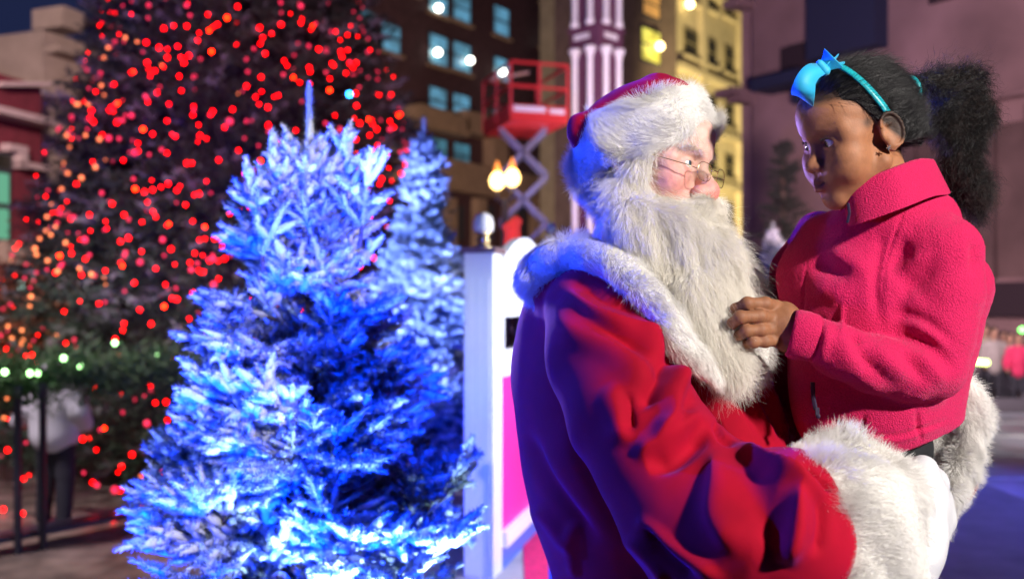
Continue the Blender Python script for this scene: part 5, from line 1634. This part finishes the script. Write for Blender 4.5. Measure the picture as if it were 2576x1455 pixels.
for g in (-1, 1):
    eye(gbody, GT, GRm, GS, g, (.025, .012, .008), (-.28, 1, -.20))
    rt = [GT(g * (.019 + .027 * t), .0835 - .012 * t * t, .0022 + .0040 * math.sin(t * 3.1)) for t in np.linspace(.1, 1, 20)]
    strands('eyelash', rt, [GRm @ np.array((g * .5 * t, 1, .35)) for t in np.linspace(.1, 1, 20)], 60, .007, black_hair, gbody, .0004, .00018)
    rt = [GT(g * (.018 + .034 * t), .0868 - .016 * t * t - .003 * t, .0262 + .006 * math.sin(t * 2.6)) for t in np.linspace(0, 1, 20)]
    strands('eyebrow', rt, [GRm @ np.array((g, -.2, .25 - .5 * t)) for t in np.linspace(0, 1, 20)], 260, .007, black_hair, gbody, .0012, .00018)
# teeth between the lips
tb = MB()
for i in range(-2, 3):
    tb.box(GT(i * .0052, .0885 - abs(i) * .0012, -.0712), (.0046, .0046, .0042), GRm)
tb.build('teeth', mat('teeth', color=(.75, .72, .68), rough=.25), gbody)

# ---- hair: a close cap pulled back, then the ponytail
TIE = GT(0.012, -.120, .056)
hv2 = Vol(GO - .15, GO + .15, .002)
hv2.ell(GT(0, -.014, .036), np.array((.077, .098, .090)) * GS, .01, 'u', GRm)
hv2.ell(GT(0, .038, .043), np.array((.0615, .0535, .054)) * GS, .02, 'u', GRm)
hv2.cap(GT(0, -.09, .05), TIE, .026, .016, .03)
for g in (-1, 1):
    hv2.ell(GT(g * .030, -.080, -.02), np.array((.030, .035, .05)) * GS, .03, 'u', GRm)
    hv2.ell(GT(g * .060, -.03, -.01), np.array((.020, .040, .05)) * GS, .02, 'u', GRm)
X, Y, Z = hv2.ax[0][:, None, None], hv2.ax[1][None, :, None], hv2.ax[2][None, None, :]
x, y, z = X - GO[0], Y - GO[1], Z - GO[2]
df = (GRm[0, 1] * x + GRm[1, 1] * y + GRm[2, 1] * z) / GS
du = (GRm[0, 2] * x + GRm[1, 2] * y + GRm[2, 2] * z) / GS
dl = (GRm[0, 0] * x + GRm[1, 0] * y + GRm[2, 0] * z) / GS
line = .067 - .35 * np.clip(.062 - df, 0, .1) - .95 * np.clip(.035 - df, 0, .065) + .55 * np.clip(-.03 - df, 0, .1) * 0
cut = (line - du) * .8
sideb = np.sqrt(((df - .022) / .030) ** 2 + ((du - .012 - (df - .022) * .2) / .009) ** 2) - 1
cut2 = (df - (.030 + .0 * du)) * 1.0                       # nothing in front of the sideburn below the temple
hv2.F = np.maximum(hv2.F, cut.astype(np.float32))
ear = np.sqrt((df + .016) ** 2 + (du + .004) ** 2 * .5) - .022
hv2.F = np.maximum(hv2.F, np.where(np.abs(dl) > .05, -ear, -1).astype(np.float32))
kV, kQ = hv2.mesh()
cap_o = mesh_np('hair', kV, kQ, black_cap, girl)
kN = vnormals(kV, kQ)
def pull_back(p):
    f = TIE - p
    f /= np.linalg.norm(f, axis=1, keepdims=True) + 1e-9
    return f
long_hair('hair_strand', kV, kQ, 16000, .05, pull_back, black_hair, cap_o, 91, k=7, rad=.00026, curl=.22, lift=.12, wscale=75)
# frizz round the edge
fur('flyaway_hair', kV, kQ, 1500, .016, lambda p: pull_back(p), black_hair, cap_o, rad=.00013, lift=.6, clump=.5, wscale=120, seed=95, jit=.4, curl=.5, k=6)
# ponytail
pv = Vol(P(2310, 580, 1.45), P(2560, 150, 1.95), .004)
pt = [(2328, 208, 1.66, 20), (2370, 214, 1.68, 28), (2418, 242, 1.69, 40), (2440, 298, 1.68, 38), (2428, 362, 1.67, 31), (2424, 425, 1.665, 28), (2444, 482, 1.66, 26), (2462, 532, 1.66, 12)]
pv.pchain(pt, .03)
pv.pchain([(2375, 238, 1.67, 30), (2384, 290, 1.66, 30), (2396, 340, 1.66, 22)], .02)
pV, pQ = pv.mesh()
pNn = vnormals(pV, pQ)
pV = pV + pNn * (.008 * Wob(10, 42, 101)(pV)[:, 0])[:, None]
pony = mesh_np('ponytail', pV, pQ, black_cap, girl)
pc = np.array([P(a, b, c) for a, b, c, _ in catmull(pt, 6)])
pdir = np.gradient(pc, axis=0)
def pony_flow(p):
    i = ((p[:, None, :] - pc[None]) ** 2).sum(2).argmin(1)
    f = pdir[i]; f = f / (np.linalg.norm(f, axis=1, keepdims=True) + 1e-9)
    return f
long_hair('hair_strand', pV, pQ, 11000, .045, pony_flow, black_hair, pony, 111, k=9, rad=.00026, curl=.95, lift=.3, wscale=85, hug=.8)
long_hair('flyaway_hair', pV, pQ, 2800, .060, pony_flow, brown_frizz, pony, 113, k=10, rad=.00014, curl=1.4, lift=1.1, wscale=60, hug=.2)
el = MB(); el.tube([TIE + GRm @ (np.array((math.cos(a), 0, math.sin(a))) * .019) for a in np.linspace(0, 2 * PI, 20)], .005, 8, False)
el.build('hair_tie', teal_m, girl, True)

# ---- headband and bow
hb = empty('headband', GT(0, .02, .12)); keep(hb, girl)
pts = []
for t in np.linspace(-1, 1, 41):
    a = t * 1.43
    # over the head from ear to ear, set forward at the top
    l = .0805 * math.sin(a) * (1 + .02 * math.cos(a)); u = .012 + .1195 * math.cos(a); f = -.018 + .055 * math.cos(a)
    pts.append((l, f, u))
V = []
for l, f, u in pts:
    n = np.array((l, 0, u - .012)); n /= np.linalg.norm(n)
    for df_, dn in ((-.0065, .001), (-.0065, .0045), (.0065, .0045), (.0065, .001)):
        V.append(GT(*(np.array((l, f + df_, u)) + n * dn)))
Q = []
for i in range(40):
    for j in range(4):
        Q.append((i * 4 + j, (i + 1) * 4 + j, (i + 1) * 4 + (j + 1) % 4, i * 4 + (j + 1) % 4))
mesh_np('band', V, np.array(Q), teal_m, hb)
bw = empty('bow', P(2062, 205, 1.56)); keep(bw, hb)
def ribbon(name, centre, wdt, wdir, parent):
    cp = catmull(centre, 8); n = len(cp)
    V = []
    for i, p in enumerate(cp):
        d = cp[min(i + 1, n - 1)] - cp[max(i - 1, 0)]; d /= np.linalg.norm(d) + 1e-9
        t = i / (n - 1)
        wv = wdir(t) if callable(wdir) else np.array(wdir, float)
        wv = wv - (wv @ d) * d; wv /= np.linalg.norm(wv) + 1e-9
        nn = np.cross(d, wv) * .0006
        w = wdt(t)
        V += [p - wv * w - nn, p + wv * w - nn, p + wv * w + nn, p - wv * w + nn]
    Q = []
    for i in range(n - 1):
        for j in range(4):
            Q.append((i * 4 + j, i * 4 + (j + 1) % 4, (i + 1) * 4 + (j + 1) % 4, (i + 1) * 4 + j))
    Q += [(3, 2, 1, 0), (4 * n - 4, 4 * n - 3, 4 * n - 2, 4 * n - 1)]
    return mesh_np(name, V, np.array(Q), ribbon_m, parent)
W = lambda a, b, c: P(a, b, c)
# loop hanging over the forehead
ribbon('bow_loop', [W(2072, 172, 1.545), W(2046, 180, 1.530), W(2028, 202, 1.525), W(2020, 232, 1.532), W(2022, 250, 1.548), W(2030, 232, 1.565), W(2048, 202, 1.57), W(2070, 180, 1.56)], lambda t: .0075 + .0105 * math.sin(PI * t) ** .6, (-.8, -.15, .5), bw)
ribbon('bow_loop', [W(2074, 172, 1.55), W(2090, 158, 1.56), W(2098, 150, 1.58), W(2092, 160, 1.60), W(2074, 178, 1.58)], lambda t: .011, (.5, -.5, .7), bw)
ribbon('bow_tail', [W(2066, 176, 1.548), W(2082, 160, 1.545), W(2098, 145, 1.542)], lambda t: .005 + .016 * t, (.60, -.2, -.70), bw)
ribbon('bow_tail', [W(2074, 180, 1.555), W(2100, 166, 1.56), W(2124, 161, 1.57)], lambda t: .004, (.1, -.4, 1), bw)
kn = Vol(P(2045, 230, 1.5), P(2095, 160, 1.62), .002)
kn.pchain([(2062, 160, 1.545, 10), (2076, 178, 1.545, 13)], .004)
knV, knQ = kn.mesh(); mesh_np('knot', knV, knQ, ribbon_m, bw)

# earring
er = MB()
ec = GT(.0835, -.001, -.031)
for i in range(5):
    a = i * 2 * PI / 5
    er.bar(ec, ec + GRm @ (np.array((0.0, math.cos(a), math.sin(a))) * .0042), .0013)
er.build('earring', mat('silver', color=(.9, .9, .92), rough=.15, metal=1), girl)

# ---- fleece jacket
jk = empty('jacket', P(2200, 900, 1.62)); keep(jk, girl)
jv = Vol(P(1920, 1180, 1.35) - [.02, 0, .14], P(2520, 440, 1.95) + [.03, 0, .06], .0034)
# torso
jv.pchain([(2210, 600, 1.68, 110), (2195, 700, 1.69, 165), (2190, 820, 1.70, 180), (2190, 940, 1.70, 178), (2200, 1040, 1.69, 172)], .05)
jv.pchain([(2075, 620, 1.74, 75), (2060, 700, 1.72, 88), (2080, 800, 1.70, 85)], .04)       # chest front
jv.pchain([(2350, 600, 1.68, 75), (2400, 720, 1.72, 80), (2370, 850, 1.72, 75), (2340, 980, 1.71, 80)], .04)   # back
jv.pchain([(2150, 580, 1.65, 48), (2230, 550, 1.63, 58), (2300, 530, 1.63, 58), (2355, 540, 1.65, 52)], .03)
jv.pchain([(2110, 1000, 1.68, 100), (2300, 990, 1.68, 95)], .04)
jv.pchain([(2100, 1060, 1.67, 80), (2160, 1100, 1.67, 84), (2240, 1100, 1.67, 84), (2325, 1070, 1.67, 82)], .03)
# cut the hem along a slanting plane
X, Y, Z = jv.ax[0][:, None, None], jv.ax[1][None, :, None], jv.ax[2][None, None, :]
h0 = P(2245, 1141, 1.60); h1 = P(2410, 1082, 1.60)
sl_ = (h1[2] - h0[2]) / (h1[0] - h0[0])
hem = (h0[2] + np.clip(X - h0[0], 0, 1) * sl_ + np.clip(h0[0] - X, 0, 1) * .10) - Z
jv.F = np.maximum(jv.F, (hem + np.zeros_like(Y)).astype(np.float32))
# near shoulder, upper arm, elbow and forearm
jv.pchain([(2290, 600, 1.62, 82), (2365, 640, 1.60, 96), (2372, 740, 1.59, 92), (2355, 840, 1.58, 86), (2345, 925, 1.57, 80)], .022)
jv.pchain([(2352, 925, 1.57, 76), (2290, 935, 1.56, 74), (2200, 915, 1.55, 72), (2110, 882, 1.548, 66), (2050, 850, 1.55, 56)], .010)
# far shoulder and arm
jv.pchain([(2060, 590, 1.80, 60), (2000, 680, 1.84, 52), (1985, 760, 1.86, 50), (1960, 830, 1.86, 44)], .03)
jV, jQ = jv.mesh()
jV = smooth_v(jV, jQ, 1, .5)
jN = vnormals(jV, jQ); uvj = proj(jV)
J = lambda line, a, l, r=None: fold(jV, jN, uvj, line, a * (.8 if l > 9 else 1), l * (1.25 if l > 9 else 1), (r or l) * (1.25 if l > 9 else 1), taper=.4)
J([(2215, 560), (2215, 640), (2205, 700), (2210, 780), (2235, 840)], -.010, 10, 14)     # armhole seam
J([(2210, 690), (2160, 670), (2100, 640), (2070, 610)], .012, 18, 26)
J([(2150, 700), (2090, 680), (2030, 650)], -.010, 18, 22)
J([(2160, 740), (2090, 735), (2020, 710)], .010, 20, 30)
J([(2250, 690), (2300, 660), (2350, 630)], .010, 16, 26)
J([(2250, 720), (2310, 700), (2360, 640)], -.010, 18, 22)
J([(2225, 700), (2260, 650), (2290, 590)], -.012, 14, 18)
J([(2260, 780), (2300, 760), (2330, 740)], .008, 18, 24)
J([(2450, 700), (2452, 640), (2440, 590)], -.010, 10, 14)
# elbow bundle
J([(2230, 815), (2260, 790), (2310, 800), (2360, 830), (2410, 880)], -.008, 12, 15)
J([(2245, 830), (2290, 812), (2350, 845), (2400, 900)], .010, 12, 14)
J([(2260, 850), (2330, 860), (2390, 920), (2410, 960)], -.006, 14, 14)
J([(2290, 870), (2350, 930), (2380, 990)], .009, 14, 16)
J([(2250, 850), (2290, 910), (2340, 970)], -.008, 13, 13)
# forearm folds
J([(2190, 845), (2200, 870), (2250, 920), (2310, 975)], .009, 16, 18)
J([(2160, 840), (2165, 890), (2210, 940), (2270, 990)], -.009, 14, 16)
J([(2120, 830), (2125, 870), (2160, 930), (2220, 985)], .008, 16, 22)
J([(2155, 828), (2152, 850), (2170, 870)], -.010, 10, 12)
J([(2085, 795), (2080, 840), (2070, 890), (2050, 930)], .007, 12, 12)
J([(2068, 790), (2062, 840), (2050, 880), (2035, 915)], -.010, 7, 9)                   # cuff seam
# seams and pocket side of the torso
J([(2125, 750), (2118, 800), (2122, 850)], .005, 6, 8)
J([(2180, 1030), (2165, 1080), (2160, 1130)], -.006, 6, 8)
J([(2305, 1020), (2312, 1070), (2318, 1120)], -.006, 5, 7)
J([(2160, 1085), (2240, 1095), (2320, 1078), (2405, 1045)], -.0035, 4, 4)
J([(2290, 480), (2262, 560), (2235, 640), (2222, 720), (2228, 800)], -.0035, 4, 4)
J([(2030, 640), (2022, 760), (2030, 860)], -.003, 4, 4)
J([(2160, 1100), (2240, 1110), (2320, 1090), (2405, 1060)], .003, 6, 6)
J([(2070, 1050), (2120, 1075), (2170, 1095)], -.006, 12, 12)
jN = vnormals(jV, jQ)
jV = jV + jN * (.0012 * Wob(12, 26, 131)(jV)[:, 0] + .00025 * Wob(30, 330, 132)(jV)[:, 0])[:, None]
jm = mesh_np('jacket_body', jV, jQ, fleece, jk)
fur('fleece_fuzz', jV, jQ, 26000, .0032, (0, 0, -.3), fleece_fz, jm, rad=.00035, lift=.9, clump=.7, wscale=200, seed=141, k=3, jit=.5, keepf=lambda c: c[:, 1] < 1.68)
# cuff: open sleeve end
cf = MB()
ce = P(2046, 850, 1.553); cw = P(1992, 838, 1.560)
ax_ = ce - cw; ax_ /= np.linalg.norm(ax_)
rot = np.array(Vector(ax_).to_track_quat('Z', 'X').to_matrix())
prof = [(.030, -.002), (.0355, -.003), (.0385, .004), (.0385, .020), (.0370, .034), (.0340, .040)]
V = []; n = 40
for r_, z_ in prof[::-1] + [(.030, .012), (.024, .030)]:
    for j in range(n):
        a = 2 * PI * j / n
        rr = r_ * (1 + .04 * math.sin(3 * a) + .02 * math.sin(5 * a + z_ * 60))
        V.append(cw + rot @ np.array((rr * math.cos(a), rr * math.sin(a), z_)))
Q = [(i * n + j, i * n + (j + 1) % n, (i + 1) * n + (j + 1) % n, (i + 1) * n + j) for i in range(len(prof) + 1) for j in range(n)]
V = np.array(V); Q = np.array(Q)
if (vnormals(V, Q)[:n * 5] * (V[:n * 5] - (cw + cw * 0))).sum() < 0: Q = Q[:, ::-1]
cfo = mesh_np('cuff', V, Q, fleece, jk)
# collar standing round the neck
colp = []
for t in np.linspace(0, 1, 60):
    a = -2.5 + 5.0 * t + PI
    colp.append(a)
cb = P(2236, 470, 1.625)
V = []
top = catmull([P(2120, 505, 1.60), P(2134, 482, 1.575), P(2180, 452, 1.555), P(2250, 424, 1.545), P(2312, 404, 1.57), P(2348, 404, 1.62), P(2348, 408, 1.68), P(2308, 416, 1.73), P(2220, 440, 1.735), P(2150, 475, 1.70), P(2112, 500, 1.65)], 8)
bot = catmull([P(2128, 545, 1.60), P(2140, 540, 1.565), P(2190, 520, 1.54), P(2270, 490, 1.53), P(2335, 466, 1.56), P(2374, 462, 1.62), P(2374, 458, 1.69), P(2320, 470, 1.745), P(2230, 500, 1.75), P(2155, 530, 1.71), P(2115, 545, 1.65)], 8)
nb = len(top)
cen = top.mean(0)
rows = []
for f in (0, .12, .3, .5, .75, 1, 1.2, 1.45):
    rows.append(bot * f + top * (1 - f))
inn = []
for f in (0.0, .3, .7):
    q = bot * f + top * (1 - f); dd = q - cen; dd[:, 2] = 0; dd /= np.linalg.norm(dd, axis=1, keepdims=True)
    inn.append(q - dd * .007 - np.array((0, 0, .001)))
allr = inn[::-1] + [(rows[0] + inn[0]) / 2 + np.array((0, 0, .004))] + rows
V = np.concatenate(allr)
Q = np.array([(i * nb + j, i * nb + (j + 1), (i + 1) * nb + (j + 1), (i + 1) * nb + j) for i in range(len(allr) - 1) for j in range(nb - 1)])
k_ = len(inn) * nb
if (vnormals(V, Q)[k_ + nb:] * (V[k_ + nb:] - cen)).sum() < 0: Q = Q[:, ::-1]
colr = mesh_np('collar', V, Q, fleece, jk)
# zip at the throat and at the pocket
zp = MB(); zp.tube([P(2134, 512, 1.552), P(2137, 535, 1.545), P(2132, 560, 1.548)], .0022, 6)
zp.build('zip', mat('dark_zip', color=(.03, .02, .05), rough=.4), jk)
zp = MB(); zp.tube([P(2044, 960, 1.575), P(2046, 1000, 1.575), P(2052, 1030, 1.573)], .0036, 6); zp.box(P(2056, 1034, 1.565), (.006, .003, .012))
zp.lathe(P(2058, 1046, 1.565), [(.003, -.003), (.004, 0), (.003, .003)], 8)
zp.build('zip', MATS['dark_zip'], jk)
# trousers and shoes
tr_m = mat('black_leggings', color=(.012, .013, .016), rough=.8, bump=.1, bscale=500)
tv = Vol((.25, 1.35, .55), (.85, 1.95, 1.40), .007)
tv.chain([P(2205, 1070, 1.70), P(2240, 1110, 1.68)], [.075, .060], .03)
tv.chain([P(2190, 1130, 1.70), P(2110, 1300, 1.64), P(2080, 1640, 1.62), P(2080, 1900, 1.60)], [.085, .07, .055, .04], .03)
tv.chain([P(2245, 1130, 1.70), P(2240, 1320, 1.75), P(2230, 1640, 1.76), P(2220, 1900, 1.76)], [.056, .055, .055, .04], .03)
tV3, tQ3 = tv.mesh(); mesh_np('leggings', tV3, tQ3, tr_m, girl)
for q, y in (((2080, 1925), 1.61), ((2220, 1925), 1.76)):
    sv_ = Vol(P(q[0], q[1], y) - .16, P(q[0], q[1], y) + .12, .008)
    b0 = P(q[0], q[1], y); sv_.chain([b0, b0 + [-.01, 0, -.07]], [.045, .042], .02).chain([b0 + [-.01, 0, -.08], b0 + [-.11, 0, -.09]], [.035, .03], .02)
    a_, b_ = sv_.mesh(); mesh_np('shoe', a_, b_, mat('pink_shoe', color=(.7, .2, .3), rough=.5), girl)
